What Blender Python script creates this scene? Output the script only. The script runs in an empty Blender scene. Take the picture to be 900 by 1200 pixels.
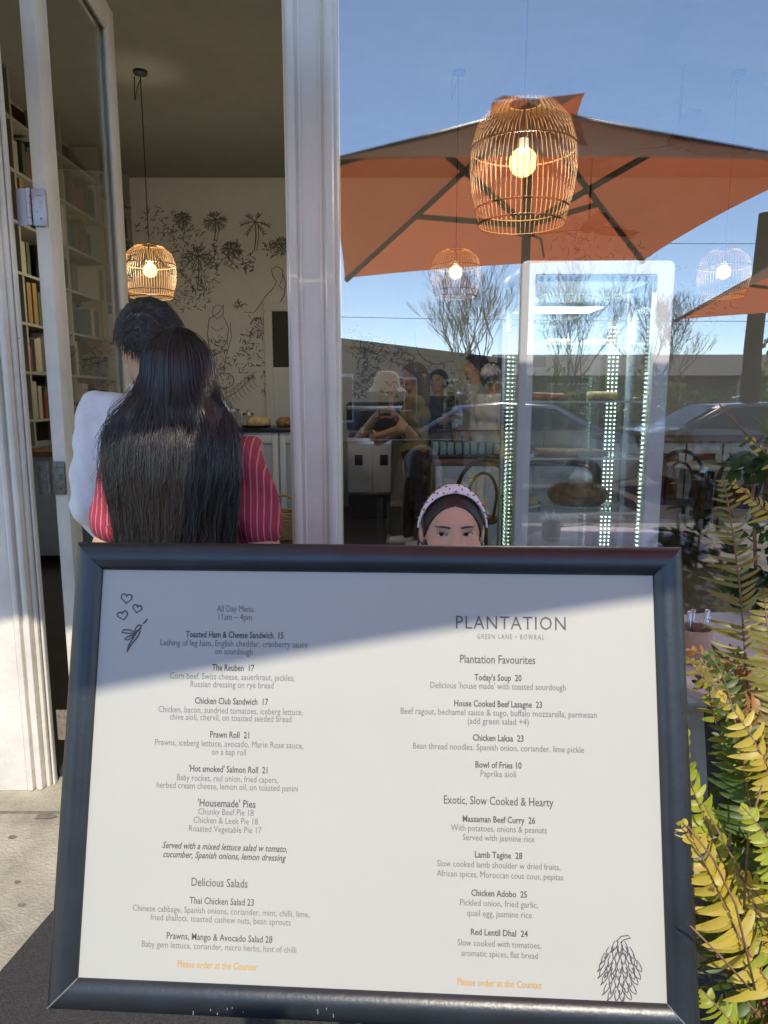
import bpy, bmesh, math, random
import numpy as np
from mathutils import Vector, Matrix
R = math.radians
random.seed(7); rng = np.random.default_rng(7)
scn = bpy.context.scene
col = scn.collection

# ------------------------------------------------------------------ camera, sky, sun, exposure
CAMZ, PITCH, F = 1.40, R(9.1), 832.0            # photograph pixels are 900 x 1200
cam_d = bpy.data.cameras.new('camera'); cam = bpy.data.objects.new('camera', cam_d); col.objects.link(cam)
cam.location = (0, 0, CAMZ); cam.rotation_euler = (R(90) - PITCH, 0, 0)
cam_d.sensor_fit = 'VERTICAL'; cam_d.sensor_height = 36; cam_d.lens = F / 1200 * 36
cam_d.clip_start = 0.01; cam_d.clip_end = 1500
scn.camera = cam

SUN_EL, SUN_AZ = R(43.3), R(11)                  # the sun stands behind the camera, 20 degrees to the right
w = bpy.data.worlds.new('World'); scn.world = w; w.use_nodes = True
nt = w.node_tree; bg = nt.nodes['Background']
sky = nt.nodes.new('ShaderNodeTexSky'); sky.sky_type = 'NISHITA'; sky.sun_disc = False
sky.sun_elevation = SUN_EL; sky.sun_rotation = math.pi - SUN_AZ
sky.air_density = 0.7; sky.dust_density = 0.0; sky.ozone_density = 1.2
nt.links.new(sky.outputs[0], bg.inputs[0]); bg.inputs[1].default_value = 0.15
sd_ = bpy.data.lights.new('sun', 'SUN'); sd_.energy = 2.0; sd_.angle = R(0.7); sd_.color = (1, .91, .75)
sun = bpy.data.objects.new('sun', sd_); col.objects.link(sun)
sdir = Vector((-math.sin(SUN_AZ) * math.cos(SUN_EL), math.cos(SUN_AZ) * math.cos(SUN_EL), -math.sin(SUN_EL)))
sun.rotation_euler = sdir.to_track_quat('-Z', 'Y').to_euler(); sun.location = (3, -8, 9)
vs = scn.view_settings
vs.view_transform = 'Standard'; vs.look = 'None'; vs.gamma = 1; vs.use_curve_mapping = False
vs.exposure = 1.2
scn.render.engine = 'CYCLES'
cy = scn.cycles
cy.use_denoising = True; cy.max_bounces = 10; cy.transparent_max_bounces = 24; cy.glossy_bounces = 5
cy.diffuse_bounces = 5; cy.transmission_bounces = 8; cy.sample_clamp_indirect = 6; cy.caustics_reflective = False; cy.caustics_refractive = False
cy.use_adaptive_sampling = True; cy.adaptive_threshold = 0.015

FW = Vector((0, math.cos(PITCH), -math.sin(PITCH))); UP = Vector((0, math.sin(PITCH), math.cos(PITCH)))
C0 = Vector((0, 0, CAMZ))
def ray(px, py): return FW + Vector((1, 0, 0)) * ((px - 450) / F) + UP * ((600 - py) / F)
def atY(px, py, Y):                              # measured point: photograph pixel + distance
    d = ray(px, py); return C0 + d * (Y / d.y)
GY = 2.46                                        # the shop window's plane

# ------------------------------------------------------------------ materials
def mat(name, c, rough=.6, metal=0, var=0, scale=8, bump=0, bscale=None, c2=None, stretch=None, spec=.5, coat=0, chips=None, trans=0, emit=None, estr=1, sheen=0):
    m = bpy.data.materials.new(name); m.use_nodes = True
    t = m.node_tree; b = t.nodes['Principled BSDF']
    b.inputs['Base Color'].default_value = (*c, 1); b.inputs['Roughness'].default_value = rough
    b.inputs['Metallic'].default_value = metal; b.inputs['Specular IOR Level'].default_value = spec
    if coat: b.inputs['Coat Weight'].default_value = coat; b.inputs['Coat Roughness'].default_value = .08
    if sheen: b.inputs['Sheen Weight'].default_value = sheen
    if emit: b.inputs['Emission Color'].default_value = (*emit, 1); b.inputs['Emission Strength'].default_value = estr
    if var or bump or c2:
        tc = t.nodes.new('ShaderNodeTexCoord'); mp = t.nodes.new('ShaderNodeMapping')
        t.links.new(tc.outputs['Object'], mp.inputs[0])
        if stretch: mp.inputs['Scale'].default_value = stretch
        n = t.nodes.new('ShaderNodeTexNoise'); n.inputs['Scale'].default_value = scale; n.inputs['Detail'].default_value = 6; n.inputs['Roughness'].default_value = .65
        t.links.new(mp.outputs[0], n.inputs[0])
        r = t.nodes.new('ShaderNodeValToRGB')
        r.color_ramp.elements[0].position = .32; r.color_ramp.elements[1].position = .7
        lo = c2 if c2 else tuple(x * (1 - var) for x in c); hi = c if c2 else tuple(min(1, x * (1 + var * .5)) for x in c)
        r.color_ramp.elements[0].color = (*lo, 1); r.color_ramp.elements[1].color = (*hi, 1)
        t.links.new(n.outputs['Fac'], r.inputs[0]); t.links.new(r.outputs[0], b.inputs['Base Color'])
        if chips:                                  # small worn specks with a colour of their own
            n3 = t.nodes.new('ShaderNodeTexNoise'); n3.inputs['Scale'].default_value = chips[0]; n3.inputs['Detail'].default_value = 3; t.links.new(tc.outputs['Object'], n3.inputs[0])
            r3 = t.nodes.new('ShaderNodeValToRGB'); r3.color_ramp.elements[0].position = chips[1]; r3.color_ramp.elements[1].position = chips[1] + .03; t.links.new(n3.outputs['Fac'], r3.inputs[0])
            m3 = t.nodes.new('ShaderNodeMix'); m3.data_type = 'RGBA'; t.links.new(r3.outputs[0], m3.inputs[0]); t.links.new(r.outputs[0], m3.inputs[6]); m3.inputs[7].default_value = (*chips[2], 1); t.links.new(m3.outputs[2], b.inputs['Base Color'])
        if bump:
            n2 = t.nodes.new('ShaderNodeTexNoise'); n2.inputs['Scale'].default_value = bscale or scale * 6; n2.inputs['Detail'].default_value = 8
            t.links.new(mp.outputs[0], n2.inputs[0])
            bp = t.nodes.new('ShaderNodeBump'); bp.inputs['Strength'].default_value = bump; bp.inputs['Distance'].default_value = .01
            t.links.new(n2.outputs['Fac'], bp.inputs['Height']); t.links.new(bp.outputs[0], b.inputs['Normal'])
    if trans:
        out = t.nodes['Material Output']; tr = t.nodes.new('ShaderNodeBsdfTranslucent'); mx = t.nodes.new('ShaderNodeMixShader')
        tr.inputs[0].default_value = (*(trans[1]), 1); mx.inputs[0].default_value = trans[0]
        t.links.new(b.outputs[0], mx.inputs[1]); t.links.new(tr.outputs[0], mx.inputs[2]); t.links.new(mx.outputs[0], out.inputs[0])
    return m

def glass_mat(name, tint, refl, rough=0.0):
    m = bpy.data.materials.new(name); m.use_nodes = True; t = m.node_tree
    t.nodes.remove(t.nodes['Principled BSDF']); out = t.nodes['Material Output']
    tr = t.nodes.new('ShaderNodeBsdfTransparent'); tr.inputs[0].default_value = (*tint, 1)
    gl = t.nodes.new('ShaderNodeBsdfGlossy'); gl.inputs['Roughness'].default_value = rough; gl.inputs[0].default_value = (1, 1, 1, 1)
    lw = t.nodes.new('ShaderNodeLayerWeight'); lw.inputs['Blend'].default_value = .5
    pw = t.nodes.new('ShaderNodeMath'); pw.operation = 'POWER'; pw.inputs[1].default_value = 5; t.links.new(lw.outputs['Facing'], pw.inputs[0])
    ma = t.nodes.new('ShaderNodeMath'); ma.operation = 'MULTIPLY_ADD'; ma.inputs[1].default_value = .9; ma.inputs[2].default_value = .04 + refl; ma.use_clamp = True
    t.links.new(pw.outputs[0], ma.inputs[0])
    mx = t.nodes.new('ShaderNodeMixShader'); t.links.new(ma.outputs[0], mx.inputs[0])
    t.links.new(tr.outputs[0], mx.inputs[1]); t.links.new(gl.outputs[0], mx.inputs[2]); t.links.new(mx.outputs[0], out.inputs[0])
    return m

def bulb_mat(name, c, e):
    m = bpy.data.materials.new(name); m.use_nodes = True; t = m.node_tree; t.nodes.remove(t.nodes['Principled BSDF']); out = t.nodes['Material Output']
    a = t.nodes.new('ShaderNodeEmission'); a.inputs[0].default_value = (*c, 1); a.inputs[1].default_value = e
    b = t.nodes.new('ShaderNodeBsdfTransparent'); b.inputs[0].default_value = (.9, .85, .7, 1); ad = t.nodes.new('ShaderNodeAddShader')
    t.links.new(a.outputs[0], ad.inputs[0]); t.links.new(b.outputs[0], ad.inputs[1]); t.links.new(ad.outputs[0], out.inputs[0]); return m
def stripe_mat(name, base, line, freq, width, rough=.8):
    m = mat(name, base, rough, var=.12, scale=30, bump=.15, bscale=300)
    t = m.node_tree; b = t.nodes['Principled BSDF']
    src = b.inputs['Base Color'].links[0].from_socket
    tc = t.nodes.new('ShaderNodeTexCoord'); sx = t.nodes.new('ShaderNodeSeparateXYZ'); t.links.new(tc.outputs['Object'], sx.inputs[0])
    a = t.nodes.new('ShaderNodeMath'); a.operation = 'MULTIPLY'; a.inputs[1].default_value = freq; t.links.new(sx.outputs[0], a.inputs[0])
    f = t.nodes.new('ShaderNodeMath'); f.operation = 'FRACT'; t.links.new(a.outputs[0], f.inputs[0])
    l = t.nodes.new('ShaderNodeMath'); l.operation = 'LESS_THAN'; l.inputs[1].default_value = width; t.links.new(f.outputs[0], l.inputs[0])
    mx = t.nodes.new('ShaderNodeMix'); mx.data_type = 'RGBA'; t.links.new(l.outputs[0], mx.inputs[0]); t.links.new(src, mx.inputs[6]); mx.inputs[7].default_value = (*line, 1)
    t.links.new(mx.outputs[2], b.inputs['Base Color'])
    return m

M = {}
M['white_paint'] = mat('white_paint', (.80, .765, .70), .42, var=.09, scale=3, bump=.12, bscale=60)
M['white_paint_worn'] = mat('white_paint_worn', (.81, .775, .71), .45, var=.16, scale=4, bump=.25, bscale=40, chips=(55, .735, (.30, .27, .23)))
M['block'] = mat('block', (.42, .36, .29), .85, var=.25, scale=9, bump=.5, bscale=60)
M['concrete'] = mat('concrete', (.47, .43, .345), .9, var=.5, scale=2.6, bump=.6, bscale=110, chips=(120, .70, (.16, .14, .115)))
M['shadow_asphalt'] = mat('shadow_asphalt', (.05, .048, .05), .9, var=.5, scale=160, bump=.6, bscale=220)
M['road'] = mat('road', (.075, .073, .07), .9, var=.4, scale=20, bump=.5, bscale=120)
M['ground'] = mat('ground', (.12, .13, .06), .95, var=.4, scale=1)
M['stain'] = mat('stain', (.20, .18, .15), .9, var=.3, scale=40)
M['floor'] = mat('floor', (.055, .05, .047), .35, var=.3, scale=4)
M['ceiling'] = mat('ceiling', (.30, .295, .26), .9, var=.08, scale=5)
M['wall_in'] = mat('wall_in', (.74, .72, .69), .85, var=.06, scale=2)
M['ink'] = mat('ink', (.22, .22, .22), .8)
M['glass'] = glass_mat('glass', (.985, .99, .985), .125)
M['door_glass'] = glass_mat('door_glass', (.9, .92, .9), .01)
M['case_glass'] = glass_mat('case_glass', (.95, .97, .97), .03)
M['clear'] = glass_mat('clear', (.92, .94, .94), .03)
M['steel'] = mat('steel', (.55, .56, .58), .32, 1, var=.1, scale=20)
M['hinge_bright'] = mat('hinge_bright', (.52, .52, .62), .45, .7)
M['hinge_old'] = mat('hinge_old', (.22, .20, .18), .55, .8, var=.4, scale=60)
M['hinge_rust'] = mat('hinge_rust', (.38, .33, .27), .6, .6, var=.4, scale=60)
M['frame_black'] = mat('frame_black', (.023, .028, .035), .36, .15, var=.35, scale=9, bump=.05, bscale=160, spec=.7, chips=(190, .755, (.22, .23, .24)))
M['paper'] = mat('paper', (.455, .455, .415), .42, var=.035, scale=3, bump=.06, bscale=5, spec=.35, chips=(26, .80, (.40, .40, .37)))
M['print_dark'] = mat('print_dark', (.095, .095, .10), .7)
M['print_grey'] = mat('print_grey', (.19, .19, .195), .7)
M['print_pale'] = mat('print_pale', (.20, .20, .21), .7)
M['print_orange'] = mat('print_orange', (.56, .30, .05), .7)
M['black_metal'] = mat('black_metal', (.03, .03, .032), .4, .6)
M['pole_grey'] = mat('pole_grey', (.05, .05, .05), .5, .3)
M['rattan'] = mat('rattan', (.15, .068, .016), .55, var=.35, scale=25)
M['bulb'] = bulb_mat('bulb', (1, .82, .24), .9)
M['cord'] = mat('cord', (.03, .03, .03), .6)
M['canopy'] = mat('canopy', (.36, .21, .13), .85, var=.08, scale=5, bump=.1, bscale=300, trans=(.58, (.95, .22, .085)))
M['timber'] = mat('timber', (.24, .13, .065), .45, var=.4, scale=4, stretch=(1, 1, 8))
M['red_timber'] = mat('red_timber', (.24, .075, .03), .4, var=.35, scale=5, stretch=(6, 1, 1))
M['dark_timber'] = mat('dark_timber', (.05, .026, .016), .35, var=.3, scale=6)
M['cabinet_blue'] = mat('cabinet_blue', (.40, .44, .49), .5, var=.05)
M['white_cab'] = mat('white_cab', (.68, .69, .70), .4, var=.04)
M['shelf_grey'] = mat('shelf_grey', (.30, .29, .25), .6)
M['stone_black'] = mat('stone_black', (.03, .03, .032), .25)
M['dark_hole'] = mat('dark_hole', (.05, .052, .05), .8)
M['frame_case'] = mat('frame_case', (.82, .81, .84), .35)
M['led'] = mat('led', (.8, .9, .85), .4, emit=(.72, 1, .86), estr=2.6)
M['cake_dark'] = mat('cake_dark', (.16, .06, .03), .5, var=.6, scale=28, c2=(.48, .30, .12), bump=.3)
M['cake_pale'] = mat('cake_pale', (.66, .48, .24), .7, var=.35, scale=40, bump=.3)
M['pink_cake'] = mat('pink_cake', (.5, .2, .14), .6, var=.3, scale=30)
M['china'] = mat('china', (.82, .82, .82), .2)
M['hair_black'] = mat('hair_black', (.016, .012, .011), .38, var=.4, scale=40, spec=.9, coat=.5); M['hair_black'].node_tree.nodes['Principled BSDF'].inputs['Coat Roughness'].default_value = .38
M['hair_brown'] = mat('hair_brown', (.032, .02, .014), .4, var=.4, scale=40)
M['hair_fair'] = mat('hair_fair', (.16, .105, .06), .45, var=.35, scale=40)
def skin(name, c):
    m = mat(name, c, .5, var=.08, scale=18, bump=.05, bscale=400, spec=.4)
    b = m.node_tree.nodes['Principled BSDF']; b.inputs['Subsurface Weight'].default_value = .12; b.inputs['Subsurface Radius'].default_value = (.01, .004, .002)
    return m
M['skin_tan'] = skin('skin_tan', (.50, .28, .175)); M['skin_mid'] = skin('skin_mid', (.56, .325, .215)); M['skin_light'] = skin('skin_light', (.62, .365, .25))
M['lip'] = mat('lip', (.45, .15, .12), .4)
M['eye_white'] = mat('eye_white', (.72, .70, .68), .2); M['iris'] = mat('iris', (.02, .012, .008), .1, coat=.6)
M['red_shirt'] = stripe_mat('red_shirt', (.34, .03, .06), (.50, .18, .20), 62, .2)
M['white_shirt'] = mat('white_shirt', (.74, .74, .80), .8, var=.04, scale=6, bump=.12, bscale=250)
M['beige'] = mat('beige', (.52, .46, .37), .85, var=.1, scale=20, bump=.2, bscale=300)
M['denim'] = mat('denim', (.06, .10, .2), .85, var=.2, scale=40, bump=.2, bscale=300)
M['black_cloth'] = mat('black_cloth', (.018, .018, .021), .8, var=.2, scale=20)
M['olive_cloth'] = mat('olive_cloth', (.27, .20, .07), .8, var=.15, scale=20)
M['grey_shirt'] = mat('grey_shirt', (.55, .56, .62), .8, var=.06, scale=10)
M['charcoal_cloth'] = mat('charcoal_cloth', (.05, .05, .055), .8, var=.2, scale=20)
M['hat_cloth'] = mat('hat_cloth', (.58, .55, .48), .85, var=.15, scale=30, bump=.2, bscale=200)
M['band_pink'] = mat('band_pink', (.80, .72, .74), .7, bump=.1, bscale=300)
M['cherry'] = mat('cherry', (.50, .02, .04), .5); M['leafy'] = mat('leafy', (.16, .28, .06), .5)
M['shoe_white'] = mat('shoe_white', (.75, .75, .74), .5)
def leafmat(name, c, c2, tr): return mat(name, c, .42, var=.3, scale=30, c2=c2, trans=(.35, tr), spec=.45, chips=(48, .66, (.26, .12, .04)))
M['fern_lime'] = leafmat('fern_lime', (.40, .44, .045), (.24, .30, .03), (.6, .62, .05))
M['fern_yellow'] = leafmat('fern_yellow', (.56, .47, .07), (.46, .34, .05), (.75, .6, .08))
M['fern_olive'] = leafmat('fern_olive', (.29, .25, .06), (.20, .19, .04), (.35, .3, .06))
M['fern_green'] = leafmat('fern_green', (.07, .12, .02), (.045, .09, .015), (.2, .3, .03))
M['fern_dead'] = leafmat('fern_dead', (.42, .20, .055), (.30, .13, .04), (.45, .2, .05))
M['stem'] = mat('stem', (.23, .13, .07), .6, var=.3, scale=60)
M['shrub'] = leafmat('shrub', (.05, .10, .035), (.03, .06, .02), (.12, .2, .04))
M['hedge'] = leafmat('hedge', (.07, .11, .02), (.035, .06, .012), (.25, .34, .04))
M['bark'] = mat('bark', (.17, .115, .08), .9, var=.4, scale=12, bump=.5)
M['pole_wood'] = mat('pole_wood', (.10, .065, .04), .9, var=.4, scale=6, bump=.4, stretch=(6, 6, 1))
M['terracotta'] = mat('terracotta', (.30, .13, .07), .8, var=.2, scale=10)
M['table_white'] = mat('table_white', (.62, .55, .60), .5, var=.04)
M['kraft'] = mat('kraft', (.50, .32, .22), .8, var=.1, scale=30)
M['wicker'] = mat('wicker', (.50, .34, .15), .6, var=.4, scale=60)
M['render_grey'] = mat('render_grey', (.17, .16, .15), .85, var=.12, scale=2)
M['roof_tile'] = mat('roof_tile', (.12, .11, .10), .8, var=.2, scale=3)
M['pane_dark'] = mat('pane_dark', (.03, .035, .04), .08)
M['car_silver'] = mat('car_silver', (.13, .135, .145), .25, .7, coat=1)
M['car_dark'] = mat('car_dark', (.03, .032, .04), .2, .3, coat=1)
M['car_white'] = mat('car_white', (.75, .75, .74), .25, 0, coat=1)
M['tyre'] = mat('tyre', (.02, .02, .02), .8)
M['red_lens'] = mat('red_lens', (.5, .02, .02), .2); M['lamp_lens'] = mat('lamp_lens', (.8, .8, .82), .1)
M['plastic_black'] = mat('plastic_black', (.02, .02, .022), .4)
for i, c in enumerate([(.20, .06, .045), (.045, .07, .11), (.36, .32, .24), (.07, .10, .06), (.05, .045, .045), (.40, .36, .32), (.26, .17, .07)]):
    M['book%d' % i] = mat('book_cloth', c, .7, var=.15, scale=20)

# ------------------------------------------------------------------ mesh helpers
class MB:
    def __init__(s): s.v = []; s.f = []; s.m = []; s.n = 0
    def add(s, V, Fc, mi=0):
        V = np.asarray(V, float).reshape(-1, 3); s.v.append(V)
        for f in Fc: s.f.append([int(i) + s.n for i in f]); s.m.append(mi)
        s.n += len(V); return s
    def box(s, x0, x1, y0, y1, z0, z1, bev=0, mi=0, mx=None):
        bm = bmesh.new(); bmesh.ops.create_cube(bm, size=1)
        for v in bm.verts: v.co = Vector(((x0 + x1) / 2 + v.co.x * (x1 - x0), (y0 + y1) / 2 + v.co.y * (y1 - y0), (z0 + z1) / 2 + v.co.z * (z1 - z0)))
        if bev: bmesh.ops.bevel(bm, geom=bm.edges[:], offset=bev, segments=2, affect='EDGES', profile=.5)
        if mx is not None: bm.transform(mx)
        bm.verts.index_update()
        s.add([v.co[:] for v in bm.verts], [[v.index for v in f.verts] for f in bm.faces], mi); bm.free(); return s
    def tube(s, pts, rad, n=8, mi=0, cap=True):
        P = [Vector(p) for p in pts]; k = len(P)
        rad = [rad] * k if not hasattr(rad, '__len__') else rad
        t0 = (P[1] - P[0]).normalized(); a = Vector((0, 0, 1)) if abs(t0.z) < .9 else Vector((1, 0, 0))
        u = t0.cross(a).normalized(); V = []; Fc = []
        for i in range(k):
            t = (P[min(i + 1, k - 1)] - P[max(i - 1, 0)]).normalized()
            u = (u - t * u.dot(t)).normalized(); vv = t.cross(u)
            for j in range(n):
                an = 2 * math.pi * j / n; V.append(P[i] + (u * math.cos(an) + vv * math.sin(an)) * rad[i])
        for i in range(k - 1):
            for j in range(n): Fc.append([i * n + j, i * n + (j + 1) % n, (i + 1) * n + (j + 1) % n, (i + 1) * n + j])
        if cap: Fc.append(list(range(n))[::-1]); Fc.append([(k - 1) * n + j for j in range(n)])
        return s.add([p[:] for p in V], Fc, mi)
    def lathe(s, prof, c=(0, 0, 0), n=24, mi=0, sx=1, sy=1):
        V = []; Fc = []
        for (r, z) in prof:
            for j in range(n):
                a = 2 * math.pi * j / n; V.append((c[0] + r * math.cos(a) * sx, c[1] + r * math.sin(a) * sy, c[2] + z))
        for i in range(len(prof) - 1):
            for j in range(n): Fc.append([i * n + j, i * n + (j + 1) % n, (i + 1) * n + (j + 1) % n, (i + 1) * n + j])
        return s.add(V, Fc, mi)
    def sphere(s, c, r, n=16, mi=0):
        r = (r, r, r) if not hasattr(r, '__len__') else r
        bm = bmesh.new(); bmesh.ops.create_uvsphere(bm, u_segments=n, v_segments=max(6, n * 2 // 3), radius=1); bm.verts.index_update()
        s.add([(c[0] + v.co.x * r[0], c[1] + v.co.y * r[1], c[2] + v.co.z * r[2]) for v in bm.verts], [[v.index for v in f.verts] for f in bm.faces], mi); bm.free(); return s
    def prism(s, poly, axis, a0, a1, mi=0):          # polygon extruded along an axis ('x','y','z')
        def p(u, v, w): return {'x': (w, u, v), 'y': (u, w, v), 'z': (u, v, w)}[axis]
        n = len(poly); V = [p(u, v, a0) for u, v in poly] + [p(u, v, a1) for u, v in poly]
        Fc = [list(range(n))[::-1], list(range(n, 2 * n))] + [[i, (i + 1) % n, n + (i + 1) % n, n + i] for i in range(n)]
        return s.add(V, Fc, mi)
    def build(s, name, mats, parent=None, smooth=35, fix=True):
        V = np.concatenate(s.v) if s.v else np.zeros((0, 3))
        return link_mesh(name, V, s.f, mats, parent, s.m, smooth, fix)

def link_mesh(name, V, Fc, mats, parent=None, mi=None, smooth=35, fix=False):
    me = bpy.data.meshes.new(name); me.from_pydata([tuple(map(float, p)) for p in V], [], [list(map(int, f)) for f in Fc])
    mats = mats if isinstance(mats, (list, tuple)) else [mats]
    for m in mats: me.materials.append(m)
    if mi is not None and len(mats) > 1: me.polygons.foreach_set('material_index', np.asarray(mi, np.int32))
    if fix:
        bm = bmesh.new(); bm.from_mesh(me); bmesh.ops.recalc_face_normals(bm, faces=bm.faces[:]); bm.to_mesh(me); bm.free()
    if smooth:
        me.polygons.foreach_set('use_smooth', np.ones(len(me.polygons), bool))
        if smooth < 180: me.set_sharp_from_angle(angle=R(smooth))
    me.update()
    o = bpy.data.objects.new(name, me); col.objects.link(o)
    if parent: o.parent = parent
    return o

def tag(o, label, cat, group=None):
    o['label'] = label; o['category'] = cat
    if group: o['group'] = group
    return o
def struct(o): o['kind'] = 'structure'; return o
def thing(name, label, cat, loc=(0, 0, 0), rz=0, group=None):
    o = bpy.data.objects.new(name, None); o.empty_display_size = .1; col.objects.link(o); o.location = loc; o.rotation_euler = (0, 0, rz)
    return tag(o, label, cat, group)
def dup(root, loc, rz=0, label=None, group=None):
    r = root.copy(); col.objects.link(r); r.location = loc; r.rotation_euler = (0, 0, rz)
    if label: r['label'] = label
    if group: r['group'] = group
    for ch in list(root.children):
        c = ch.copy(); col.objects.link(c); c.parent = r
        for g in list(ch.children):
            d = g.copy(); col.objects.link(d); d.parent = c
    return r

# strands of hair: N polylines of K points become thin three-sided tubes
def strand_arrays(P, r0, r1):
    P = np.asarray(P, float); N, K, _ = P.shape
    T = np.gradient(P, axis=1); T /= np.linalg.norm(T, axis=2, keepdims=True) + 1e-9
    ref = np.array([.31, .87, .2]); U = np.cross(T, ref); U /= np.linalg.norm(U, axis=2, keepdims=True) + 1e-9; W = np.cross(T, U)
    rr = np.linspace(0, 1, K)[None, :, None]; rad = r0 + (r1 - r0) * rr
    ring = [P + (U * math.cos(a) + W * math.sin(a)) * rad for a in (0, 2.094, 4.189)]
    V = np.stack(ring, 2).reshape(-1, 3); Fc = []
    b = (np.arange(N)[:, None, None] * K + np.arange(K - 1)[None, :, None]) * 3 + np.arange(3)[None, None, :]
    nx = b - np.arange(3)[None, None, :] + (np.arange(3)[None, None, :] + 1) % 3
    Fq = np.stack([b, nx, nx + 3, b + 3], -1).reshape(-1, 4)
    return V, Fq

# ------------------------------------------------------------------ implicit bodies (one continuous skin per figure)
def cap(a, b, ra, rb=None): return ('c', np.array(a, np.float32), np.array(b, np.float32), ra, ra if rb is None else rb)
def ell(c, r): return ('e', np.array(c, np.float32), np.array(r, np.float32))
def sdf(prims, P, k):
    d = None
    for p in prims:
        if p[0] == 'c':
            ab = p[2] - p[1]; L = float(ab @ ab) + 1e-9; pa = P - p[1]; h = np.clip(pa @ ab / L, 0, 1)
            e = np.linalg.norm(pa - h[:, None] * ab, axis=1) - (p[3] + (p[4] - p[3]) * h)
        else:
            q = P - p[1]; k0 = np.linalg.norm(q / p[2], axis=1); k1 = np.linalg.norm(q / p[2] ** 2, axis=1) + 1e-9; e = k0 * (k0 - 1) / k1
        if d is None: d = e
        else: h = np.clip(.5 + .5 * (d - e) / k, 0, 1); d = d + (e - d) * h - k * h * (1 - h)
    return d
def smax(a, b, k): h = np.clip(.5 - .5 * (a - b) / k, 0, 1); return a + (b - a) * h + k * h * (1 - h)
def snets(fn, lo, hi, h):
    n = [int(math.ceil((hi[i] - lo[i]) / h)) + 1 for i in range(3)]
    ax = [lo[i] + h * np.arange(n[i]) for i in range(3)]
    G = np.stack(np.meshgrid(*ax, indexing='ij'), -1).reshape(-1, 3).astype(np.float32)
    v = fn(G).reshape(n); s = v < 0
    cnt = sum(s[i:n[0] - 1 + i, j:n[1] - 1 + j, k:n[2] - 1 + k].astype(np.int8) for i in (0, 1) for j in (0, 1) for k in (0, 1))
    act = np.argwhere((cnt > 0) & (cnt < 8)); acc = np.zeros((len(act), 3)); c = np.zeros(len(act))
    cs = [(i, j, k) for i in (0, 1) for j in (0, 1) for k in (0, 1)]
    for a in cs:
        for axn in range(3):
            if a[axn]: continue
            b = list(a); b[axn] = 1
            va = v[act[:, 0] + a[0], act[:, 1] + a[1], act[:, 2] + a[2]]; vb = v[act[:, 0] + b[0], act[:, 1] + b[1], act[:, 2] + b[2]]
            mk = (va < 0) != (vb < 0); t = np.where(mk, va / np.where(mk, va - vb, 1), 0)
            pos = np.array(a, float)[None] + t[:, None] * (np.array(b) - np.array(a))[None]
            acc += pos * mk[:, None]; c += mk
    V = (act + acc / c[:, None]) * h + np.array(lo)
    idx = -np.ones([m - 1 for m in n], np.int64); idx[act[:, 0], act[:, 1], act[:, 2]] = np.arange(len(act)); Q = []
    for axn in range(3):
        sl0 = [slice(None)] * 3; sl1 = [slice(None)] * 3; sl0[axn] = slice(0, -1); sl1[axn] = slice(1, None)
        ch = s[tuple(sl0)] != s[tuple(sl1)]; e = np.argwhere(ch); o1, o2 = [(1, 2), (2, 0), (0, 1)][axn]
        ok = (e[:, o1] > 0) & (e[:, o2] > 0) & (e[:, o1] < n[o1] - 1) & (e[:, o2] < n[o2] - 1); e = e[ok]
        st = s[e[:, 0], e[:, 1], e[:, 2]]
        q = []
        for d1, d2 in ((0, 0), (-1, 0), (-1, -1), (0, -1)):
            f = e.copy(); f[:, o1] += d1; f[:, o2] += d2; q.append(idx[f[:, 0], f[:, 1], f[:, 2]])
        q = np.stack(q, 1); q[~st] = q[~st][:, ::-1]; Q.append(q)
    Q = np.concatenate(Q); return V, Q[(Q >= 0).all(1)]
def wob(P, f, seed=0):
    p = P * f + seed * 1.7
    return (np.sin(p[:, 0] + 1.3 * np.sin(p[:, 2] * .7)) * np.sin(p[:, 1] * 1.1 + p[:, 2] * .6) + .5 * np.sin(p[:, 2] * 1.9 + p[:, 0] * 1.3 + 2 * np.sin(p[:, 1])))

def hand_prims(wr, d, nrm, side, curl=.35, s=1.0):
    wr, d, nrm, side = [np.array(x, float) for x in (wr, d, nrm, side)]
    out = [cap(wr - d * .02, wr + d * .02 * s, .024 * s, .024 * s)]
    for off, L in ((.028, .068), (.009, .077), (-.010, .071), (-.027, .055)):
        k = wr + d * .085 * s + side * off * s; out.append(cap(wr + d * .015 * s + side * off * .6 * s, k, .013 * s, .0105 * s))
        p = k; an = curl
        for fr, r in ((.45, .0092), (.31, .0085), (.24, .0075)):
            dd = d * math.cos(an) + nrm * math.sin(an); q = p + dd * L * fr * s; out.append(cap(p, q, r * s, r * .93 * s)); p = q; an += curl * 1.3
    t0 = wr + d * .025 * s + side * .024 * s; t1 = t0 + (d * .6 + side * .7 + nrm * .3) * .042 * s; t2 = t1 + (d * .85 + side * .25 + nrm * .4) * .036 * s
    out += [cap(t0, t1, .014 * s, .0105 * s), cap(t1, t2, .0105 * s, .0085 * s)]
    return out

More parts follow.
